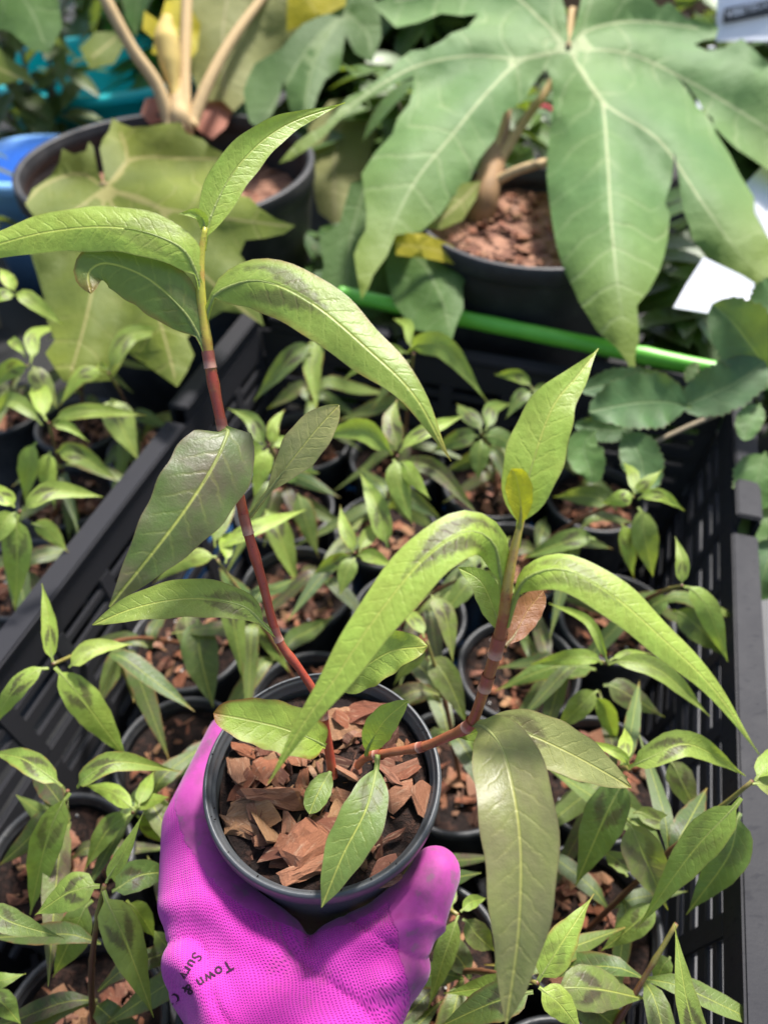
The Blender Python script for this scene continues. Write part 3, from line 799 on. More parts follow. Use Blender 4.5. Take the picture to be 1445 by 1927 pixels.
# printed words, laid on the fabric
def printed(name, body, px, py, angle_px, size_m, parent, shear=0.0):
    cu = bpy.data.curves.new(name, 'FONT'); cu.body = body; cu.size = size_m; cu.resolution_u = 4; cu.offset = size_m * .012
    cu.space_character = 1.12
    to = bpy.data.objects.new(name, cu); COL.objects.link(to)
    dg_ = bpy.context.evaluated_depsgraph_get(); dg_.update()
    m_ = bpy.data.meshes.new_from_object(to.evaluated_get(dg_)); bpy.data.objects.remove(to)
    b_ = bmesh.new(); b_.from_mesh(m_)
    bmesh.ops.triangulate(b_, faces=b_.faces)
    bmesh.ops.subdivide_edges(b_, edges=[e for e in b_.edges if e.calc_length() > size_m * .12], cuts=2)
    ca, sa = math.cos(angle_px), math.sin(angle_px)
    for v in b_.verts:
        x, y = v.co.x, v.co.y
        k = FPX / .262
        ppx = px + (x * ca + y * sa) * k; ppy = py + (x * sa - y * ca) * k     # image x right, y down
        d_ = ray(ppx, ppy).normalized()
        hit = glove_bvh.ray_cast(CAM, d_)
        if hit[0] is not None: v.co = hit[0] + hit[1] * .00035
        else: v.co = Vector((0, 0, -99))
    bmesh.ops.delete(b_, geom=[v for v in b_.verts if v.co.z < -9], context='VERTS')
    # drop faces stretched over an outline
    bmesh.ops.delete(b_, geom=[f for f in b_.faces if max(e.calc_length() for e in f.edges) > .003], context='FACES')
    link(name, mesh_of(b_, name, False), M['ink'], parent)
printed('lettering', 'Town & C', 432, 1806, R_(149), .0052, hand)
printed('lettering', 'Surv', 367, 1790, R_(122), .0050, hand)

# ------------------------------------------------------------------ seedlings in the crates
POT_R, POT_H = .0405, .092
def in_crate(p, O):
    q = p - O
    a, b = q.dot(CA), -q.dot(CB)
    a = min(max(a, .060), CW - .060); b = min(max(b, .058), CL + .5)
    r = O + CA * a - CB * b; r.z = p.z
    return r
PZ0 = .108
# name, pot pixel, apex pixel, apex height, label, leaves (bx,by,tx,ty,w, young, purple, chevron [, zb, zt, arch, roll])
G1 = 'potted seedlings in and beside the black crate'
C2 = CO - CA * (CW + .012) - CB * .02
SEED = [
 ('m', (395, 1310), (408, 1052), .215, 'seedling behind the held pot at left, with long dark leaves hanging over its own bark', [
    (408, 1048, 288, 1098, 52, .7, 0, .5, None, -.012), (414, 1040, 578, 958, 46, .65, 0, 0, None, -.005), (405, 1030, 432, 905, 52, .35, .2, 0, None, .0),
    (372, 1165, 402, 1332, 100, .02, .25, 0, .165, -.03), (345, 1150, 402, 1270, 70, .15, .9, 0, .16, -.02), (432, 1092, 463, 1300, 62, .42, 0, .4, .195, -.04), (478, 1170, 545, 1265, 50, .4, .1, 0, .17, -.03), (425, 1060, 450, 1000, 40, .6, 0, 0)]),
 ('m', (245, 1492), (250, 1530), .185, 'seedling just left of the glove with pale leaves over bark', [
    (256, 1525, 160, 1478, 46, .5, 0, .5), (248, 1530, 158, 1640, 64, .18, .1, 0, .175, -.02), (250, 1522, 318, 1500, 40, .4, 0, 0), (258, 1535, 318, 1590, 54, .45, 0, 0, .17, -.02), (262, 1520, 290, 1450, 40, .25, 0, 0)]),
 ('m', (85, 1830), (197, 1665), .215, 'seedling at lower left with four star-like leaves and dark purple chevrons', [
    (200, 1662, 271, 1528, 40, .65, 0, 0, None, .02, .02), (188, 1668, 66, 1722, 96, .48, 0, 1, None, -.012, .2), (196, 1676, 290, 1915, 98, .42, 0, 1, None, -.045, .10), (212, 1678, 345, 1640, 84, .10, .1, .2, .20, -.01),
    (205, 1650, 275, 1635, 56, .3, 0, 0, .20, -.005), (240, 1695, 292, 1765, 58, .3, .1, 0, .18, -.03), (175, 1695, 100, 1840, 96, .12, .1, .2, .185, -.04)]),
 ('m', (40, 1560), (128, 1488), .205, 'seedling at the left edge with a long drooping leaf', [
    (118, 1480, -20, 1415, 62, .45, 0, .2, None, -.01, .2), (132, 1492, 57, 1722, 86, .40, 0, .3, None, -.05, .12), (146, 1482, 342, 1452, 62, .38, .05, .35, None, -.008, .3)]),
 ('m', (60, 1990), (-30, 1715), .205, 'seedling cut off by the lower left corner with one dark leaf reaching in', [
    (-30, 1712, 122, 1765, 66, .20, .05, .3, None, -.01), (-20, 1850, 50, 1832, 40, .4, 0, 0, .17, .0), (-20, 1870, 40, 1927, 60, .1, 0, 0, .16, -.01)]),
 ('m', (372, 1905), (330, 1800), .16, 'seedling mostly hidden beneath the wrist of the glove', [(335, 1800, 290, 1750, 50, .25, .1, 0)]),
 ('m', (752, 1712), (862, 1722), .180, 'seedling right of the gloved thumb with two hanging leaves', [
    (862, 1722, 806, 1898, 62, .35, 0, .3, None, -.03), (866, 1716, 915, 1690, 36, .4, 0, 0), (850, 1712, 835, 1620, 40, .3, 0, 0, .165, -.01), (870, 1730, 930, 1790, 70, .25, .4, 0, .165, -.02)]),
 ('m', (700, 2010), (640, 1950), .15, 'seedling below the lower edge whose pot rim shows beside the wrist', [(640, 1950, 600, 1990, 40, .2, 0, 0)]),
 ('m', (1055, 1800), (1012, 1850), .205, 'seedling at the bottom right with a diamond-shaped upright leaf', [
    (1012, 1846, 1117, 1682, 92, .45, 0, .5, None, .012, .1), (1014, 1858, 1095, 1945, 78, .60, 0, 0, None, -.01), (1002, 1866, 820, 1935, 96, .08, 0, .3, None, -.015), (1040, 1862, 1215, 1880, 110, .25, .6, .4, .19, -.02, .15), (1060, 1850, 1190, 1960, 100, .1, .45, 0, .175, -.03), (1000, 1850, 835, 1870, 60, .3, 0, 0, .18, -.02)]),
 ('m', (872, 1440), (802, 1205), .205, 'thin seedling right of the held pot with grey-purple oval leaf', [
    (806, 1235, 882, 1372, 78, .28, .55, .2, .19, -.02), (812, 1120, 852, 1245, 58, .3, .5, .7, None, -.02), (798, 1210, 740, 1290, 60, .3, .2, 0, .185, -.02), (870, 1380, 925, 1440, 50, .25, 0, 0, .16, -.02), (798, 1200, 760, 1140, 44, .3, .1, 0)]),
 ('m', (872, 1230), (900, 1080), .195, 'seedling in the middle of the crate behind the near branch', [
    (900, 1085, 985, 1120, 50, .3, .1, 0), (895, 1085, 830, 1160, 56, .3, .15, .3), (905, 1075, 960, 1010, 44, .3, .1, 0), (893, 1070, 870, 990, 42, .35, 0, 0)]),
 ('m', (690, 1170), (668, 1040), .200, 'seedling in the middle of the crate with a narrow upright leaf', [
    (664, 1040, 640, 950, 40, .5, 0, 0, None, .01), (672, 1046, 745, 1070, 40, .45, 0, 0), (668, 1050, 640, 1120, 50, .4, .05, .2), (676, 1040, 720, 985, 42, .35, .1, 0), (660, 1048, 590, 1080, 46, .3, .1, 0)]),
 ('m', (545, 955), (508, 838), .225, 'seedling behind the red stem with a bright star of small leaves', [
    (510, 838, 536, 770, 34, .7, 0, 0, None, .012), (500, 838, 428, 768, 46, .4, 0, 0, None, .008), (505, 846, 478, 935, 54, .60, 0, .1, None, -.02), (512, 842, 580, 850, 40, .45, 0, 0), (498, 840, 440, 880, 46, .55, 0, 0),
    (515, 900, 600, 890, 60, .15, 0, 0, .18, -.01), (560, 930, 600, 1050, 60, .2, .05, 0, .17, -.03), (500, 960, 560, 1100, 70, .3, .1, 0, .17, -.03)]),
 ('m', (745, 1000), (748, 858), .235, 'seedling in the back half of the crate with leaves spread around a tall centre', [
    (740, 865, 775, 985, 62, .42, .05, .2, None, -.025), (752, 852, 872, 782, 46, .45, 0, .1, None, .004), (745, 848, 748, 750, 56, .2, .6, 0, None, .01), (738, 856, 600, 820, 64, .35, 0, 0, None, -.01, .2), (730, 1030, 678, 890, 60, .5, 0, .1, .20, .015), (756, 868, 900, 970, 52, .2, .9, 0, .215, -.015), (752, 870, 810, 940, 44, .6, 0, 0)]),
 ('m', (880, 918), (905, 815), .20, 'dark seedling near the back of the crate beside the leaf tip', [
    (905, 815, 860, 760, 44, .15, .1, 0), (900, 822, 810, 850, 52, .12, 0, 0), (910, 820, 985, 860, 52, .1, 0, 0), (905, 828, 900, 905, 56, .1, .1, 0, None, -.02), (912, 812, 960, 760, 42, .2, 0, 0)]),
 ('m', (1080, 1085), (1192, 935), .225, 'seedling near the right wall with a pale star of leaves on a leaning stem', [
    (1192, 935, 1132, 947, 46, .62, 0, 0, None, -.006), (1195, 930, 1246, 884, 34, .5, 0, 0, None, .006), (1200, 940, 1288, 962, 36, .62, 0, 0, None, -.01, .25), (1192, 930, 1172, 870, 34, .45, 0, 0), (1200, 955, 1228, 1085, 72, .25, .05, 0, .21, -.035), (1168, 985, 1192, 1090, 54, .55, 0, 0, .20, -.03), (1120, 1015, 985, 1050, 62, .15, .05, 0, .18, -.02), (1160, 960, 1040, 935, 60, .15, .4, 0, .185, -.02)]),
 ('m', (1050, 1285), (1140, 1248), .215, 'seedling under the long right-hand leaf with arching slender leaves', [
    (1142, 1248, 1032, 1135, 28, .6, 0, 0, None, .0, .25), (1144, 1250, 1335, 1348, 60, .48, .05, .2, None, -.03, .22), (1146, 1244, 1226, 1230, 18, .5, 0, 0), (1132, 1250, 998, 1250, 44, .42, 0, .1, None, -.012, .25), (1125, 1300, 1045, 1375, 64, .3, .1, 0, .185, -.025), (1135, 1290, 1250, 1350, 70, .15, .7, 0, .175, -.02), (1120, 1260, 930, 1300, 66, .1, 0, 0, .17, -.01), (1115, 1310, 1160, 1400, 54, .5, 0, 0, .18, -.03)]),
 ('m', (1225, 1205), (1283, 1102), .225, 'seedling leaning on the right crate wall with one upright and one hanging leaf', [
    (1282, 1100, 1270, 1010, 38, .5, 0, 0, None, .012), (1286, 1104, 1368, 1245, 66, .42, 0, .1, None, -.035, .2), (1265, 1150, 1370, 1240, 80, .12, .2, 0, .17, -.02), (1262, 1130, 1180, 1170, 60, .15, 0, 0, .18, -.02)]),
 ('m', (1115, 1490), (1186, 1452), .215, 'seedling in the lower right of the crate with dark chevrons on wide leaves', [
    (1182, 1445, 1402, 1460, 76, .52, 0, .9, None, -.010, .3), (1182, 1440, 1096, 1392, 30, .65, 0, 0, None, .0, .3), (1176, 1460, 1082, 1668, 112, .18, .05, .9, .205, -.045, .15), (1168, 1440, 1175, 1370, 40, .6, 0, 0)]),
 ('m', (1215, 1655), (1415, 1470), .235, 'seedling at the right edge with a rolled leaf over the crate wall', [
    (1394, 1502, 1192, 1757, 98, .30, .02, .4, None, -.06, .08), (1420, 1470, 1470, 1400, 60, .4, 0, 0), (1415, 1475, 1475, 1500, 60, .4, .6, 0), (1392, 1530, 1290, 1722, 100, .10, 0, 0, .20, -.04), (1176, 1545, 1255, 1712, 110, .22, .75, .2, .19, -.03), (1190, 1530, 1292, 1556, 50, .2, .5, 0, .18, -.01), (1255, 1430, 1320, 1545, 70, .15, .6, 0, .17, -.02), (1235, 1700, 1130, 1790, 70, .25, .1, 0, .165, -.02), (1180, 1650, 1130, 1600, 60, .2, .3, 0, .16, -.01)]),
 ('m', (1250, 1960), (1272, 1738), .20, 'seedling at the bottom right corner with one long upright leaf by the slots', [
    (1320, 2000, 1268, 1738, 66, .30, .02, 0, .19, .02, .05), (1260, 1800, 1230, 1860, 50, .2, 0, 0, .17, -.01)]),
 ('m', (620, 790), (598, 640), .235, 'seedling in the back corner with a straight hanging strap leaf', [
    (597, 632, 597, 778, 58, .35, .05, 0, None, -.03, .05), (600, 640, 690, 680, 46, .4, 0, 0), (590, 650, 478, 755, 56, .15, .1, 0, None, -.03), (605, 636, 650, 600, 40, .4, 0, 0)]),
 ('m', (800, 770), (778, 665), .235, 'seedling at the back of the crate with a broad leaf arching right', [
    (770, 662, 918, 758, 66, .35, .05, 0, None, -.02, .3), (768, 664, 640, 720, 44, .5, 0, 0, None, -.02), (775, 660, 740, 600, 30, .5, 0, 0), (770, 680, 700, 770, 44, .12, .2, 0, .20, -.02)]),
 ('m', (1040, 800), (1000, 730), .21, 'small dark seedling at the back of the crate beneath the toothed branch', [
    (1000, 730, 930, 705, 34, .4, 0, 0), (1000, 735, 1060, 760, 44, .1, .05, 0), (998, 738, 950, 790, 44, .1, .1, 0), (1005, 740, 1020, 820, 46, .1, .1, 0)]),
 ('m', (205, 1215), (100, 1250), .225, 'seedling beside the diagonal crate rim at left with a pointed yellow-green tip leaf', [
    (100, 1246, 80, 1098, 44, .78, 0, 0, None, .022, .03), (130, 1256, 250, 1213, 54, .58, .05, .1, None, -.006), (92, 1258, -25, 1380, 62, .42, .05, .3, None, -.03, .2), (104, 1256, 240, 1428, 86, .55, .03, .35, None, -.05, .10), (140, 1330, 200, 1400, 50, .3, .6, 0, .18, -.02)]),
 ('l', (150, 690), (52, 688), .235, 'tall seedling at the left edge of the far left group with leaves in tiers', [
    (55, 690, -20, 735, 52, .5, .05, .2), (58, 684, 124, 612, 38, .5, 0, 0), (48, 672, 20, 640, 28, .5, 0, 0), (62, 690, 110, 770, 54, .3, .6, 0, None, -.02), (30, 555, 120, 612, 46, .45, 0, 0, .28, -.02, .2), (28, 548, 0, 505, 40, .7, 0, 0, .28, .01), (28, 556, -30, 570, 40, .4, 0, 0, .28, 0)]),
 ('l', (255, 800), (205, 702), .225, 'seedling in the far left group with a slender leaf pointing right', [
    (206, 700, 338, 628, 50, .5, .1, .1, None, .0, .25), (196, 706, 112, 765, 46, .45, .02, 0, None, -.01, .25), (205, 698, 185, 690, 22, .7, 0, 0), (212, 752, 262, 868, 86, .35, .1, .2, .195, -.03)]),
 ('l', (120, 900), (92, 795), .225, 'seedling in the middle of the left group with pale spreading leaves', [
    (88, 792, 58, 728, 56, .45, .05, .1), (100, 795, 275, 782, 42, .55, 0, .1, None, -.01), (100, 800, 168, 832, 28, .6, 0, 0), (80, 800, -20, 795, 46, .4, .2, 0, None, -.02, .3), (70, 832, 48, 952, 58, .4, 0, 0, .21, -.04), (108, 852, 222, 905, 60, .45, .2, 0, .20, -.02, .2), (95, 850, 105, 960, 50, .4, 0, 0, .19, -.03)]),
 ('l', (30, 1060), (38, 962), .235, 'seedling by the left edge with a long leaf hanging straight down', [
    (46, 962, 195, 935, 54, .48, .02, .1, None, -.01, .2), (36, 968, 30, 1150, 76, .42, .02, .4, None, -.05, .10), (28, 955, -25, 900, 48, .8, 0, 0, None, .008), (30, 965, -30, 1040, 60, .4, 0, 0), (60, 985, 130, 1040, 50, .3, .1, 0, .20, -.02)]),
 ('l', (300, 660), (150, 620), .20, 'seedling at the back of the left group under the olive leaf', [
    (150, 622, 90, 640, 40, .3, .1, 0), (150, 625, 210, 650, 40, .2, 0, 0)]),
]
# pot positions, pushed apart
pos = []
for s in SEED:
    p_ = PZ(s[1][0], s[1][1], PZ0)
    pos.append([in_crate(p_, CO if s[0] == 'm' else C2), s[0]])
for it in range(80):
    for i in range(len(pos)):
        for j in range(i):
            d = pos[i][0] - pos[j][0]; d.z = 0
            L = d.length
            if L < .084 and pos[i][1] == pos[j][1]:
                k = d.normalized() * (.084 - L) * .5
                pos[i][0] += k; pos[j][0] -= k
    for q in pos: q[0] = in_crate(q[0], CO if q[1] == 'm' else C2)
rr = random.Random(21)
for i, (s, (pc, side_)) in enumerate(zip(SEED, pos)):
    _, _, (ax, ay), az, label, leaves = s
    PZ0 = .108 if side_ == 'm' else .093
    pc.z = PZ0
    root = thing('potted_seedling', label, 'seedling', Vector((pc.x, pc.y, PZ0 - POT_H)), G1)
    body, soil, rs = pot_parts(root, pc, POT_R, POT_H, M['pot_dark'], seg=48, rimw=.004, soil_drop=.010)
    scatter_chips(soil, pc, rs, .010, 60, .003, .0085, rr, .004)
    scatter_perlite(soil, pc, rs, .010, 4, rr)
    apex = PZ(ax, ay, az)
    base = Vector((pc.x + rr.uniform(-.006, .006), pc.y + rr.uniform(-.006, .006), PZ0 - .011))
    m1 = base.lerp(apex, .4) + Vector((0, 0, .012)); 
    stem, _ = stem_obj('stem', [base, m1, base.lerp(apex, .75) + Vector((0, 0, .008)), apex], [.0014, .0014, .0012, .0009], M['stem_dull'], root, 28, [(.3, .4), (.6, .4), (.85, .4)], seg=8)
    for lf in leaves:
        bx, by, tx, ty, wpx, yo, pu, chv = lf[:8]
        zb = lf[8] if len(lf) > 8 and lf[8] else az
        dz = lf[9] if len(lf) > 9 else -.012
        arch = lf[10] if len(lf) > 10 else .14
        b3, t3 = PZ(bx, by, zb), PZ(tx, ty, zb + dz)
        L = (t3 - b3).length
        m3 = b3.lerp(t3, .45) + Vector((0, 0, arch * L)) + (t3 - b3).cross(Vector((0, 0, 1))) * rr.uniform(-.09, .09)
        sp = [b3, b3.lerp(t3, .12) + Vector((0, 0, arch * L * .55)), m3, t3]
        add_leaf(stem, sp, wpx * .70, (min(1, max(0, yo * 1.15 + .09 + rr.uniform(-.12, .12))), min(1, pu + rr.choice((0, 0, 0, .15))), max(chv, rr.choice((0, .4, .8, 1))), rr.choice((1, 1, 1, .9, .45))), pet=.06, p=rr.uniform(.5, .62), q=rr.uniform(1.2, 1.65), cup=rr.choice((.25, .15, -.12, .3)), up=.25, roll=rr.uniform(-14, 14), curl=rr.uniform(-45, 45), stalk=.0006, nu=16, nv=8)
    # older leaves low on the stem
    for k in range(6):
        a = rr.uniform(0, 6.28); z0 = PZ0 + rr.uniform(.006, .075)
        f = (z0 - base.z) / max(.01, apex.z - base.z)
        b3 = base.lerp(apex, min(.75, max(.05, f)))
        L = rr.uniform(.034, .074)
        dirv = Vector((math.cos(a), math.sin(a), 0))
        t3 = b3 + dirv * L + Vector((0, 0, rr.uniform(-.03, .002)))
        add_leaf(stem, [b3, b3 + dirv * L * .2 + Vector((0, 0, .007)), b3.lerp(t3, .55) + Vector((0, 0, .006)), t3], 1,
                 (rr.choice((.0, .05, .1, .25)), rr.choice((.2, .35, .5, .9)), rr.choice((0, .5)), rr.choice((1, 1, .5))), wm=rr.uniform(.0042, .0066), pet=.06, p=.6, q=1.25, cup=rr.uniform(-.25, .35), up=.5, nu=12, nv=6, curl=rr.uniform(-50, 50), roll=rr.uniform(-25, 25))

# ------------------------------------------------------------------ big rice-paper leaves
def sheet_leaf(parent, outline, ribs, mat, step=26, bulge=.012, ripple=.011, seed=0, name='leaf'):
    """outline: pixel polygon; ribs: polylines of (px,py,depth) from the leaf centre to lobe tips"""
    # resample outline finer with a little jitter
    rr = random.Random(seed)
    out = []
    n = len(outline)
    for i in range(n):
        a, b = Vector(outline[i]), Vector(outline[(i + 1) % n])
        k = max(1, int((b - a).length / step))
        for j in range(k):
            p = a.lerp(b, j / k)
            out.append(p + (Vector((rr.uniform(-1, 1), rr.uniform(-1, 1))) * 2.0 if j else Vector((0, 0))))
    # fine ribs
    lines = []
    for rb in ribs:
        pts, L = catmull([(x, y, d * 1000) for x, y, d in rb], max(6, int(sum(math.dist(p[:2], q[:2]) for p, q in zip(rb, rb[1:])) / 22)))
        lines.append([(Vector((p.x, p.y)), p.z / 1000) for p in pts])
    verts = list(out); edges = [(i, (i + 1) % len(out)) for i in range(len(out))]
    for ln in lines:
        k0 = len(verts)
        for p, d in ln[:-1]: verts.append(p)
        edges += [(k, k + 1) for k in range(k0, len(verts) - 1)]
    xs = [p.x for p in out]; ys = [p.y for p in out]
    def inside(p):
        c = False; j = len(out) - 1
        for i in range(len(out)):
            if (out[i].y > p.y) != (out[j].y > p.y) and p.x < (out[j].x - out[i].x) * (p.y - out[i].y) / (out[j].y - out[i].y) + out[i].x: c = not c
            j = i
        return c
    y = min(ys)
    while y < max(ys):
        x = min(xs)
        while x < max(xs):
            p = Vector((x + rr.uniform(-6, 6), y + rr.uniform(-6, 6)))
            if inside(p): verts.append(p)
            x += step
        y += step
    vo, eo, fo, _, _, _ = delaunay_2d_cdt(verts, edges, [], 1, .5)
    segs = []
    for ln in lines:
        s = 0
        for (p, d), (q, e) in zip(ln, ln[1:]):
            L = (q - p).length
            segs.append((p, q, d, e, s, L)); s += L
    info = []
    for p in vo:
        best = None; ws = 0; wd = 0
        for (a, b, da, db, s, L) in segs:
            t = max(0, min(1, (p - a).dot(b - a) / max(1e-6, L * L)))
            ds = (p - a.lerp(b, t)).length
            wgt = 1 / (ds * ds + 120) ** 1.6
            ws += wgt; wd += wgt * (da + (db - da) * t)
            if best is None or ds < best[0]: best = (ds, s + L * t)
        dd = wd / ws
        ds, sv = best
        dd += bulge * (min(ds, 140) / 100) ** 2 * (dd / .7)      # sides fall away from the ribs
        dd += ripple * noise.noise(Vector((p.x / 90, p.y / 90, seed))) * min(1, ds / 60) + ripple * .5 * noise.noise(Vector((p.x / 34, p.y / 34, seed + 5))) * min(1, ds / 40)
        info.append((dd, sv / 100, ds / 100))
    bm = bmesh.new(); uvl = bm.loops.layers.uv.new('UVMap')
    bv = [bm.verts.new(P(p.x, p.y, i_[0])) for p, i_ in zip(vo, info)]
    for f in fo:
        c = sum((vo[i] for i in f), Vector((0, 0))) / len(f)
        if not inside(c): continue
        try: fc = bm.faces.new([bv[i] for i in f])
        except ValueError: continue
        for lp, i in zip(fc.loops, f): lp[uvl].uv = (info[i][1], info[i][2])
    bmesh.ops.delete(bm, geom=[v for v in bm.verts if not v.link_faces], context='VERTS')
    bm.normal_update()
    flip = [f for f in bm.faces if f.normal.dot(CAM - f.calc_center_median()) < 0]
    bmesh.ops.reverse_faces(bm, faces=flip)
    return link(name, mesh_of(bm, name), mat, parent)

# plant in the right-hand black pot
BP2 = PZ(1003, 400, .25)
t2 = thing('rice_paper_plant', 'rice paper plant with one huge fresh green lobed leaf, in the right black pot', 'potted plant', Vector((BP2.x, BP2.y, 0)), 'rice paper plants in black pots')
b2, soil2, rs2 = pot_parts(t2, BP2, .102, .25, M['bigpot'], rimw=.006, seg=72, taper=.8, soil_drop=.020, soil_mat='soil_far', rimh=.016)
scatter_chips(soil2, BP2, rs2, .020, 170, .004, .012, rr, .004)
st2, _ = stem_obj('stem', [PZ(898, 440, .215), P(914, 360, .70), P(935, 280, .75), P(950, 200, .80)], [.014, .012, .010, .007], M['brown_stem'], t2, 40)
stem_obj('leaf_stalk', [P(930, 320, .72), P(985, 230, .745), P(1040, 150, .76), P(1076, 40, .765), P(1075, 20, .752), P(1068, 92, .722)], [.005, .0045, .004, .0035, .003, .003], M['beige'], st2, 30)
stem_obj('leaf_stalk', [P(925, 345, .70), P(980, 318, .69), P(1050, 302, .69), P(1120, 296, .70)], [.0045, .004, .004, .004], M['beige'], st2, 20)
stem_obj('leaf_stalk', [P(925, 320, .72), P(945, 235, .75), P(960, 150, .78)], [.0035, .003, .003], M['beige'], st2, 20)
OUT2 = [(1070, 78), (1066, 40), (1050, -40), (980, -90), (880, -80), (790, -40), (740, -10), (700, 8), (722, 30), (745, 52), (790, 42), (830, 25), (870, 30), (900, 26), (880, 52), (850, 62), (830, 78), (800, 92), (772, 96), (752, 112), (735, 130), (712, 148), (688, 168), (655, 182), (632, 210), (610, 235), (580, 252), (560, 266), (540, 288), (524, 308),
        (548, 300), (580, 280), (608, 258), (635, 230), (655, 212), (690, 186), (740, 160), (778, 143), (776, 170), (770, 195), (748, 222), (738, 252), (705, 288), (680, 328), (684, 350), (690, 400), (688, 432), (666, 480), (672, 520), (680, 564),
        (694, 540), (702, 518), (728, 482), (745, 442), (768, 440), (792, 436), (830, 402), (852, 370), (882, 345), (900, 300), (932, 262), (948, 212), (960, 205), (985, 190), (1002, 160), (1018, 138), (1028, 130),
        (1038, 152), (1040, 200), (1032, 262), (1028, 330), (1036, 400), (1046, 460), (1062, 512), (1090, 570), (1122, 622), (1160, 655), (1180, 682), (1188, 706), (1196, 700), (1194, 672), (1202, 640), (1200, 600), (1198, 575), (1222, 545), (1240, 510), (1256, 450), (1260, 405), (1250, 380), (1262, 345), (1268, 285),
        (1276, 330), (1286, 400), (1302, 450), (1332, 490), (1362, 512), (1402, 536), (1445, 562), (1500, 600), (1560, 640), (1530, 560), (1500, 520), (1462, 470), (1440, 440), (1418, 400), (1418, 370), (1392, 330), (1372, 290), (1346, 250), (1340, 222), (1312, 202), (1290, 165), (1266, 138),
        (1292, 160), (1322, 205), (1345, 240), (1385, 280), (1445, 320), (1510, 370), (1580, 400), (1540, 260), (1500, 190), (1452, 125), (1425, 100), (1395, 72), (1362, 90), (1330, 96), (1305, 84), (1322, 76), (1346, 72), (1352, 52), (1332, 30), (1292, 36), (1272, 16), (1258, 4), (1240, 14), (1210, -20), (1160, -60), (1120, -50), (1096, -20), (1084, 40)]
C_ = (1068, 92, .722)
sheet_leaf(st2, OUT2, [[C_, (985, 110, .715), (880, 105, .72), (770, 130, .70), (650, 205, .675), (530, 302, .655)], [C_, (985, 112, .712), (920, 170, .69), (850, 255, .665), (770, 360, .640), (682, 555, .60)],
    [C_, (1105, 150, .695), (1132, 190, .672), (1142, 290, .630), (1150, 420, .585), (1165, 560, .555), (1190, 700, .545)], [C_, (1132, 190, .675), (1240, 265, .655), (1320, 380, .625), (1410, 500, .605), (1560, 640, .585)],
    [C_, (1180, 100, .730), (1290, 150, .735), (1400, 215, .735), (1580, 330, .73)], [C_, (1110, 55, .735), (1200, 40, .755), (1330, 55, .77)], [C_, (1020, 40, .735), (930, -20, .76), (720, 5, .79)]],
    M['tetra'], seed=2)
# its older low leaves
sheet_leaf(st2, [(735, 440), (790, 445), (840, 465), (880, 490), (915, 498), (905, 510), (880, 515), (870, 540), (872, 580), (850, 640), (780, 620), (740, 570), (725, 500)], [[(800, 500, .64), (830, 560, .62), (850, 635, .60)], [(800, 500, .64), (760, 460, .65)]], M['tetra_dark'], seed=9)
sheet_leaf(st2, [(740, 436), (800, 440), (850, 462), (880, 486), (912, 496), (900, 508), (860, 498), (800, 486), (745, 480)], [[(745, 460, .632), (820, 470, .628), (905, 502, .622)]], M['tetra_yellow'], seed=11, bulge=.004)
sheet_leaf(st2, [(905, 340), (870, 345), (830, 385), (800, 430), (830, 432), (870, 415), (895, 375)], [[(900, 345, .665), (850, 395, .655), (805, 430, .65)]], M['tetra_old'], seed=12, bulge=.004)
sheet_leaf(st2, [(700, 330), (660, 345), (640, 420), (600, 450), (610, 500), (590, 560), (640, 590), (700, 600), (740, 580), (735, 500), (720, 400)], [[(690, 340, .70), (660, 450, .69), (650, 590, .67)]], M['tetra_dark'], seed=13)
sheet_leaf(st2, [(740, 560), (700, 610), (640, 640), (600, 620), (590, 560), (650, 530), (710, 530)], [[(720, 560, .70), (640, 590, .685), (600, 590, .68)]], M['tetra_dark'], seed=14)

# plant in the left-hand black pot
BP1 = PZ(314, 302, .25)
t1 = thing('rice_paper_plant', 'rice paper plant with beige stalks and a drooping olive leaf, in the left black pot', 'potted plant', Vector((BP1.x, BP1.y, 0)), 'rice paper plants in black pots')
b1, soil1, rs1 = pot_parts(t1, BP1, .143, .25, M['bigpot'], rimw=.007, seg=80, taper=.8, soil_drop=.045, soil_mat='soil_far', rimh=.018)
scatter_chips(soil1, BP1, rs1, .045, 90, .005, .014, rr, .004)
sb = PZ(338, 262, .20)
st1, _ = stem_obj('stem', [sb, P(345, 240, .80), P(335, 200, .80), P(330, 150, .81)], [.015, .013, .011, .006], M['beige'], t1, 30)
stem_obj('leaf_stalk', [P(322, 235, .80), P(296, 160, .79), P(248, 90, .78), P(205, 10, .77), P(180, -40, .77)], [.0075, .0065, .006, .006, .006], M['beige'], st1, 30)
stem_obj('leaf_stalk', [P(348, 235, .80), P(348, 120, .82), P(352, 0, .84), P(352, -60, .85)], [.0075, .006, .006, .006], M['beige'], st1, 24)
stem_obj('leaf_stalk', [P(360, 235, .80), P(395, 150, .81), P(440, 70, .83), P(500, -10, .86), P(540, -60, .87)], [.007, .006, .0055, .005, .005], M['beige'], st1, 30)
stem_obj('leaf_stalk', [P(340, 240, .79), P(300, 260, .74), P(240, 310, .68), P(196, 352, .628)], [.005, .005, .0045, .004], M['beige'], st1, 24)
sk, _ = stem_obj('leaf_bud', [P(335, 210, .80), P(325, 150, .80), P(318, 100, .80), P(312, 62, .80), P(316, 30, .80)], [.005, .0055, .011, .013, .004], M['flower_spike'], st1, 30)
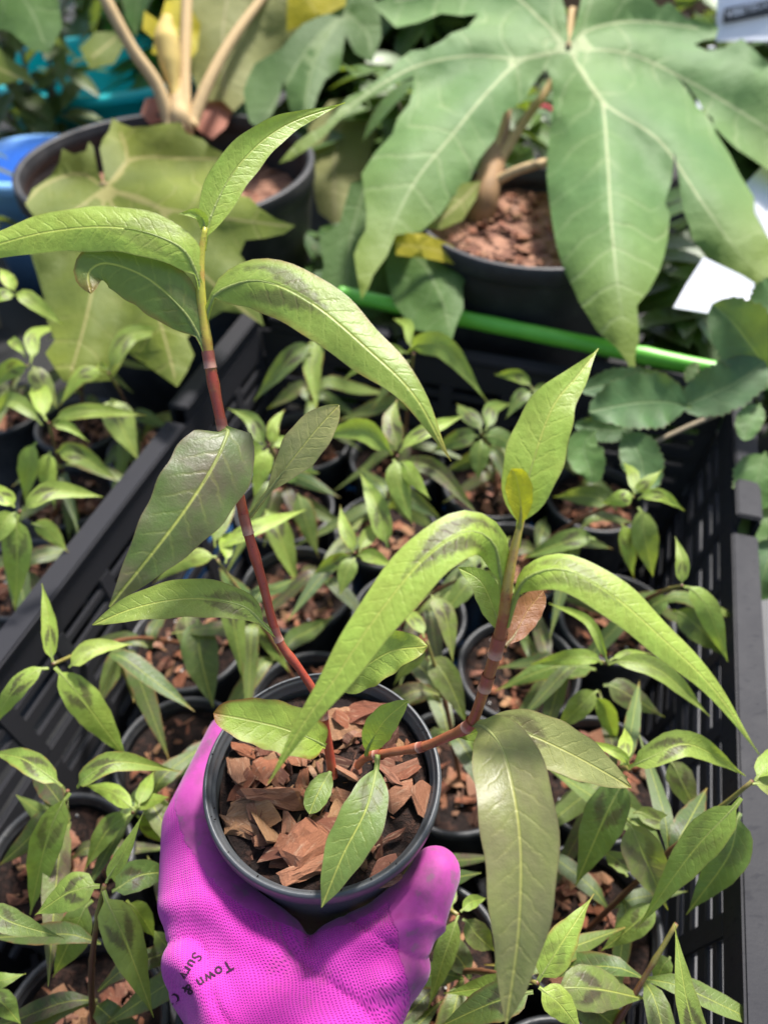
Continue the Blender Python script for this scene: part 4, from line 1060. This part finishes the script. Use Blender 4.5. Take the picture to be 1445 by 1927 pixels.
OUT1 = [(196, 352), (184, 318), (176, 276), (168, 266), (162, 284), (140, 290), (118, 280), (112, 306), (96, 332), (62, 356), (48, 384), (66, 410), (52, 440), (58, 475), (72, 520), (84, 560), (88, 600), (104, 640), (86, 665), (120, 718), (160, 720), (210, 716), (226, 690), (240, 664), (272, 684), (305, 708), (334, 728), (352, 700), (366, 668), (352, 636), (380, 610), (420, 585), (460, 590), (497, 614), (488, 580), (458, 556), (446, 530), (470, 505), (452, 478), (462, 452), (500, 448), (535, 440), (556, 425), (520, 412), (490, 392), (470, 372), (430, 362),
        (412, 350), (440, 330), (428, 292), (396, 276), (382, 262), (350, 250), (340, 230), (312, 232), (280, 238), (248, 240), (228, 232), (212, 222), (206, 246), (194, 262), (188, 280), (196, 320)]
C1 = (198, 355, .625)
sheet_leaf(t1 if False else st1, OUT1, [[C1, (150, 326, .64), (80, 350, .62), (50, 385, .60)], [C1, (190, 450, .598), (165, 590, .568), (130, 715, .55)], [C1, (150, 390, .61), (90, 440, .59), (60, 470, .58)], [C1, (300, 390, .60), (420, 410, .585), (552, 427, .575)], [C1, (290, 385, .603), (350, 480, .58), (430, 560, .56), (494, 612, .55)], [C1, (255, 480, .59), (300, 600, .565), (334, 726, .545)], [C1, (250, 300, .645), (340, 298, .64), (428, 300, .635)], [C1, (240, 300, .648), (220, 230, .66)]],
    M['tetra_old'], seed=4, bulge=.008)
sheet_leaf(st1, [(355, -80), (350, 60), (355, 130), (380, 190), (420, 190), (440, 210), (470, 180), (500, 120), (560, 60), (630, 10), (640, -80)], [[(440, -70, .87), (420, 60, .85), (425, 200, .835)], [(440, -70, .87), (540, 0, .86), (620, 10, .855)]], M['tetra_under'], seed=5)
sheet_leaf(st1, [(540, -40), (540, 60), (590, 40), (650, 10), (660, -50)], [[(560, -30, .835), (600, 30, .83)]], M['tetra_yellow'], seed=6)
sheet_leaf(st1, [(300, 40), (272, 20), (268, 55), (292, 75), (285, 100), (318, 110), (345, 128), (372, 95), (378, 45), (362, 20), (345, -5), (312, 0)], [[(322, 60, .826), (320, 105, .82)], [(322, 60, .826), (365, 50, .845)]], M['tetra_yellow'], seed=15, bulge=.003)
OUT3 = [(620, 25), (570, 45), (530, 90), (480, 120), (458, 170), (470, 230), (500, 250), (520, 200), (535, 150), (545, 205), (575, 240), (600, 175), (612, 150), (640, 130), (650, 65), (668, 100), (700, 118), (718, 70), (715, 20), (690, -30), (640, -20)]
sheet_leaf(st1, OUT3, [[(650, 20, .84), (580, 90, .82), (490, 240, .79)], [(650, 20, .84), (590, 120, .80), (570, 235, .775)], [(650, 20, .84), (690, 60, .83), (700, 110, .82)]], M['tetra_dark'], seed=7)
sheet_leaf(st1, [(395, 190), (360, 195), (350, 225), (380, 250), (400, 262), (425, 240), (440, 205), (430, 180)], [[(380, 190, .85), (400, 255, .83)]], M['dry_leaf'], seed=8, name='dead_leaf')
sheet_leaf(st1, [(310, 180), (275, 185), (265, 215), (285, 235), (320, 225), (325, 195)], [[(315, 190, .85), (275, 222, .84)]], M['dry_leaf'], seed=16, name='dead_leaf')
sheet_leaf(st1, [(620, 190), (580, 240), (585, 320), (600, 400), (640, 430), (680, 350), (710, 250), (700, 180)], [[(650, 190, .92), (630, 300, .90), (630, 420, .88)]], M['tetra_under'], seed=17)

# ------------------------------------------------------------------ right-hand branch with toothed leaves
tb = thing('toothed_shrub', 'bluish green branch with toothed leaves hanging over the back right corner of the crate', 'shrub', PZ(1480, 760, 0))
ts, _ = stem_obj('stem', [PZ(1480, 760, .0), PZ(1465, 690, .16), P(1420, 730, .56), P(1380, 765, .535), P(1300, 800, .52), P(1210, 842, .51)], [.004, .0035, .003, .0024, .002, .0016], M['twig'], tb, 40)
def TL(sp, w, col, **kw):
    kw.setdefault('teeth', .05)
    return add_leaf(ts, pp3(sp), w, col, mat=M['toothed'], nu=30, nv=8, up=.2, p=.55, q=.6, pet=.06, **kw)
TL([(1300, 768, .52), (1250, 756, .515), (1180, 760, .505), (1108, 775, .50)], 112, (.2, 0, 0, 1), wav=.12)
TL([(1300, 750, .535), (1230, 728, .53), (1160, 722, .525), (1090, 735, .52)], 64, (.05, 0, 0, 1))
TL([(1270, 770, .53), (1330, 745, .525), (1390, 715, .52), (1440, 680, .52)], 100, (.1, 0, 0, 1))
TL([(1445, 700, .53), (1410, 650, .52), (1375, 605, .515), (1340, 572, .515)], 118, (.15, 0, 0, 1))
TL([(1400, 720, .53), (1440, 690, .53), (1500, 640, .53)], 120, (.2, 0, 0, 1))
TL([(1430, 600, .53), (1450, 570, .53), (1490, 540, .53)], 90, (.3, 0, 0, 1))
TL([(1290, 720, .53), (1300, 700, .53), (1312, 682, .53)], 24, (.6, .3, 0, .7))
TL([(1120, 810, .50), (1098, 840, .50), (1112, 890, .495), (1108, 908, .495)], 70, (.7, 0, 0, 1))
TL([(1170, 815, .51), (1200, 850, .50), (1210, 895, .495), (1190, 925, .49)], 78, (.3, 0, 0, 1))
TL([(1200, 800, .52), (1150, 810, .52), (1080, 800, .52)], 50, (.1, 0, 0, 1))
TL([(1430, 760, .52), (1410, 790, .515), (1400, 830, .51)], 50, (.5, 0, 0, 1))
TL([(1440, 850, .52), (1425, 900, .515), (1430, 960, .51)], 90, (.6, 0, 0, 1))
TL([(1470, 900, .52), (1420, 985, .51), (1395, 1020, .51)], 90, (.6, 0, 0, 1))
TL([(1470, 1000, .51), (1440, 1070, .50), (1430, 1130, .50)], 90, (.1, 0, 0, 1))

# ------------------------------------------------------------------ filler shrubs: separate plants with trunk and foliage
def shrub(label, base, h, w, n, lw, col, seed, name='leafy_shrub', mat=None, flowers=0):
    rr = random.Random(seed)
    root = thing(name, label, 'shrub', base, 'plants standing around the crates')
    bm = bmesh.new()
    tips = []
    for k in range(7):
        a = rr.uniform(0, 6.28); r = w * rr.uniform(.15, .5)
        p1 = base + Vector((math.cos(a) * r * .3, math.sin(a) * r * .3, h * .4)); p2 = base + Vector((math.cos(a) * r, math.sin(a) * r, h * rr.uniform(.75, 1)))
        pts, _ = catmull([tuple(base), tuple(p1), tuple(p2)], 10)
        tube(bm, pts, [.004 - .0003 * i for i in range(11)], 7)
        tips.append(pts)
    link('trunk', mesh_of(bm, 'trunk'), M['twig'], root)
    # foliage: one part made of many shaped leaves
    bm = bmesh.new(); uvl = bm.loops.layers.uv.new('UVMap'); phl = bm.loops.layers.uv.new('Phys')
    for i in range(n):
        pts = rr.choice(tips); c = pts[rr.randint(3, 10)] + Vector((rr.gauss(0, w * .08), rr.gauss(0, w * .08), rr.gauss(0, h * .05)))
        a = rr.uniform(0, 6.28); L = lw * rr.uniform(1.6, 3); hw = lw * rr.uniform(.4, .6)
        dv = Vector((math.cos(a), math.sin(a), rr.uniform(-.7, .4))).normalized()
        W = dv.cross(Vector((rr.uniform(-.4, .4), rr.uniform(-.4, .4), 1))).normalized(); N = W.cross(dv)
        prev = None
        for k in range(7):
            u = k / 6; wd = max(.0002, hw * 2.6 * (u ** .6) * ((1 - u) ** .8))
            cc = c + dv * L * u - Vector((0, 0, L * .25 * u * u))
            row = [(bm.verts.new(cc + W * wd * v + N * abs(v) * wd * .25), u, v, wd) for v in (-1, 0, 1)]
            if prev:
                for j in (0, 1):
                    q = [prev[j], prev[j + 1], row[j + 1], row[j]]
                    f = bm.faces.new([x[0] for x in q])
                    for lp, x in zip(f.loops, q):
                        lp[uvl].uv = (x[1], x[2] * .5 + .5); lp[phl].uv = (x[1] * L / hw, x[2] * x[3] / hw)
            prev = row
    o = link('foliage', mesh_of(bm, 'foliage'), mat or M['shrub'], root); o.color = (*col, 1); o['kind'] = 'stuff'
    return root
V = Vector
shrub('dark leafy shrub with thin bare twigs at the top left corner', V((-.52, 1.22, 0)), .44, .30, 170, .026, (.35, .4, 0), 1)
shrub('broad-leaved shrub with mid green leaves at the very top left', V((-.68, 1.12, 0)), .48, .26, 130, .034, (.55, 0, 0), 2)
shrub('deep green shrub behind the two black pots', V((-.04, 1.34, 0)), .42, .42, 420, .040, (.12, 0, 0), 3)
shrub('shaded shrub behind the yellow bud at the top', V((-.36, 1.55, 0)), .42, .50, 420, .045, (.25, 0, 0), 4)
shrub('dark shrub behind the white tag at right', V((.34, .68, 0)), .22, .22, 260, .028, (.1, 0, 0), 5)
shrub('green shrub right of the crate wall', PZ(1540, 850, 0), .20, .18, 200, .026, (.5, 0, 0), 6)
shrub('low shrub behind the brown stem of the right pot', V((.10, .92, 0)), .30, .30, 300, .030, (.3, 0, 0), 8)
shrub('shrub with mid green leaves behind the huge leaf at the top right', V((.62, 1.30, 0)), .30, .40, 320, .036, (.3, 0, 0), 9)
shrub('pale green shrub at the top between the two rice paper plants', V((.16, 1.40, 0)), .36, .45, 360, .040, (.4, 0, 0), 10)
shrub('sparse olive twiggy shrub drooping over the pale blue tub', V((-.50, .88, 0)), .40, .20, 75, .022, (.45, .5, 0), 14)
shrub('far shrub with thin yellow-green leaves above the turquoise tub', V((-.55, 1.85, 0)), .45, .6, 420, .040, (.4, 0, 0), 15)
shrub('dark shrub between the two black pots', V((-.01, .72, 0)), .20, .16, 200, .026, (.05, 0, 0), 12)

sheet_leaf(st1, [(-60, -60), (-40, 40), (20, 60), (60, 95), (95, 100), (118, 50), (110, 0), (90, -60)], [[(0, -60, .80), (60, 20, .78), (88, 95, .765)]], M['tetra_dark'], seed=21)
sheet_leaf(st1, [(-60, 60), (-60, 180), (-10, 165), (40, 150), (70, 165), (50, 130), (20, 110), (0, 90)], [[(-60, 110, .80), (0, 130, .79), (66, 160, .775)]], M['tetra_old'], seed=22)
sheet_leaf(st1, [(180, 60), (150, 90), (170, 130), (215, 120), (235, 85), (215, 60)], [[(220, 70, .95), (165, 115, .93)]], M['tetra_old'], seed=23)

# ------------------------------------------------------------------ tubs, labels, fence, flowers
def tub(name, label, c, r, h, mat, seg=48):
    t = thing(name, label, 'tub', Vector((c.x, c.y, 0)))
    bm = bmesh.new()
    lathe(bm, [(.001, .004), (r * .82, .004), (r * .84, .0), (r, h - .02), (r + .002, h - .018)], Vector((c.x, c.y, 0)), seg)
    lathe(bm, [(r - .004, h - .02), (r * .82, .012), (.001, .010)], Vector((c.x, c.y, 0)), seg)
    bd = link('tub_body', mesh_of(bm, 'tub_body'), mat, t)
    bm = bmesh.new()
    lathe(bm, [(r + .002, h - .018), (r + .010, h - .016), (r + .012, h - .008), (r + .008, h), (r - .002, h), (r - .004, h - .02)], Vector((c.x, c.y, 0)), seg)
    link('rim', mesh_of(bm, 'rim'), mat, bd)
tub('plastic_tub', 'turquoise plastic tub behind the black pot at upper left', P(195, 150, 1.30), .17, .16, M['turquoise'])
tub('plastic_tub', 'pale blue plastic tub at the left edge behind the twiggy shrub', V((-.455, 1.02, 0)), .078, .16, M['blue'])
def plate(name, label, px, d, th=.0012, hole=None, mat=None, parent=None):
    """flat label traced by its pixel corners; d: one depth per corner"""
    bm = bmesh.new()
    vs_ = [bm.verts.new(P(x, y, dd)) for (x, y), dd in zip(px, d)]
    f = bm.faces.new(vs_)
    bm.normal_update()
    if f.normal.dot(CAM - f.calc_center_median()) < 0: f.normal_flip()
    nrm_ = f.normal.copy()
    r = bmesh.ops.extrude_face_region(bm, geom=[f])
    for v in [x for x in r['geom'] if isinstance(x, bmesh.types.BMVert)]: v.co += nrm_ * th
    bmesh.ops.recalc_face_normals(bm, faces=bm.faces)
    return link(name, mesh_of(bm, name, False), mat or M['white'], parent), nrm_
lb = thing('plant_label', 'white plant label with a black printed band at the top right corner', 'label', P(1345, 120, .86))
pl, nrm_ = plate('label_card', '', [(1350, -60), (1346, 78), (1445, 78), (1560, 50), (1560, -100)], [.84, .86, .86, .86, .84], parent=lb)
bd, _ = plate('printed_band', '', [(1363, 16), (1360, 45), (1480, 22), (1480, -8)], [.8462, .8500, .8490, .8450], th=.0004, mat=M['band'], parent=pl)
cu = bpy.data.curves.new('band_text', 'FONT'); cu.body = 'VIBETECOWNAJA'; cu.size = .011; cu.extrude = .0002
to = bpy.data.objects.new('band_text', cu); COL.objects.link(to)
dg = bpy.context.evaluated_depsgraph_get(); dg.update()
tm = bpy.data.meshes.new_from_object(to.evaluated_get(dg)); bpy.data.objects.remove(to)
tx_ = (P(1480, 2, .845) - P(1366, 36, .8465)).normalized(); tz_ = nrm_; ty_ = tz_.cross(tx_)
tm.transform(Matrix.Translation(P(1367, 35, .8452)) @ Matrix((tx_, ty_, tz_)).transposed().to_4x4())
link('band_text', tm, M['white'], bd)
st_, _ = stem_obj('label_stake', [P(1338, 88, .866), P(1330, 130, .875), P(1300, 260, .87)], [.004, .004, .004], M['white'], lb, 12)
tg = plate('plant_tag', '', [(1322, 485), (1395, 520), (1452, 556), (1428, 606), (1385, 603), (1380, 574), (1352, 566), (1335, 580), (1338, 592), (1265, 580), (1290, 535)], [.60, .60, .60, .595, .592, .594, .595, .594, .593, .592, .596])[0]
tag(tg, 'blank white plastic tag with a hook slot above the toothed leaves at right', 'tag')
tg = plate('plant_tag', '', [(1446, 300), (1396, 352), (1416, 378), (1418, 402), (1446, 452), (1530, 470), (1530, 280)], [.74, .735, .73, .728, .72, .72, .745])[0]
tag(tg, 'cream white card behind the lobes of the huge leaf at the right edge', 'tag')
fn = thing('wooden_fence', 'brown wooden boards behind the huge leaf at the top right', 'fence', Vector((1.25, 2.05, 0)))
for k in range(22):
    bm = bmesh.new()
    x = .25 + k * .098
    bm_box(bm, Vector((x, 2.05 + random.uniform(-.004, .004), .24)), Vector((.045, 0, 0)), Vector((0, .009, 0)), Vector((0, 0, .24 + random.uniform(-.01, .01))))
    bevel(bm, .004); link('board', mesh_of(bm, 'board', False), M['wood'], fn)
for z in (.12, .40):
    bm = bmesh.new(); bm_box(bm, Vector((1.28, 2.075, z)), Vector((1.1, 0, 0)), Vector((0, .014, 0)), Vector((0, 0, .03)))
    bevel(bm, .004); link('fence_rail', mesh_of(bm, 'fence_rail', False), M['wood'], fn)
bm = bmesh.new()
for k in range(9):
    a = k * .7; c = P(1020, 222, .95) + Vector((math.cos(a) * .009, 0, math.sin(a) * .009))
    bmesh.ops.create_icosphere(bm, subdivisions=2, radius=.007, matrix=Matrix.Translation(c) @ Matrix.Diagonal((1, .5, 1, 1)))
fl = thing('red_flower', 'small red flower seen through the gap left of the central lobe', 'flower', P(1020, 222, .95))
link('petals', mesh_of(bm, 'petals'), M['pink_flower'], fl)
stem_obj('flower_stalk', [P(1020, 230, .955), PZ(1015, 330, .02)], [.0015, .002], M['shrub'], fl, 8)
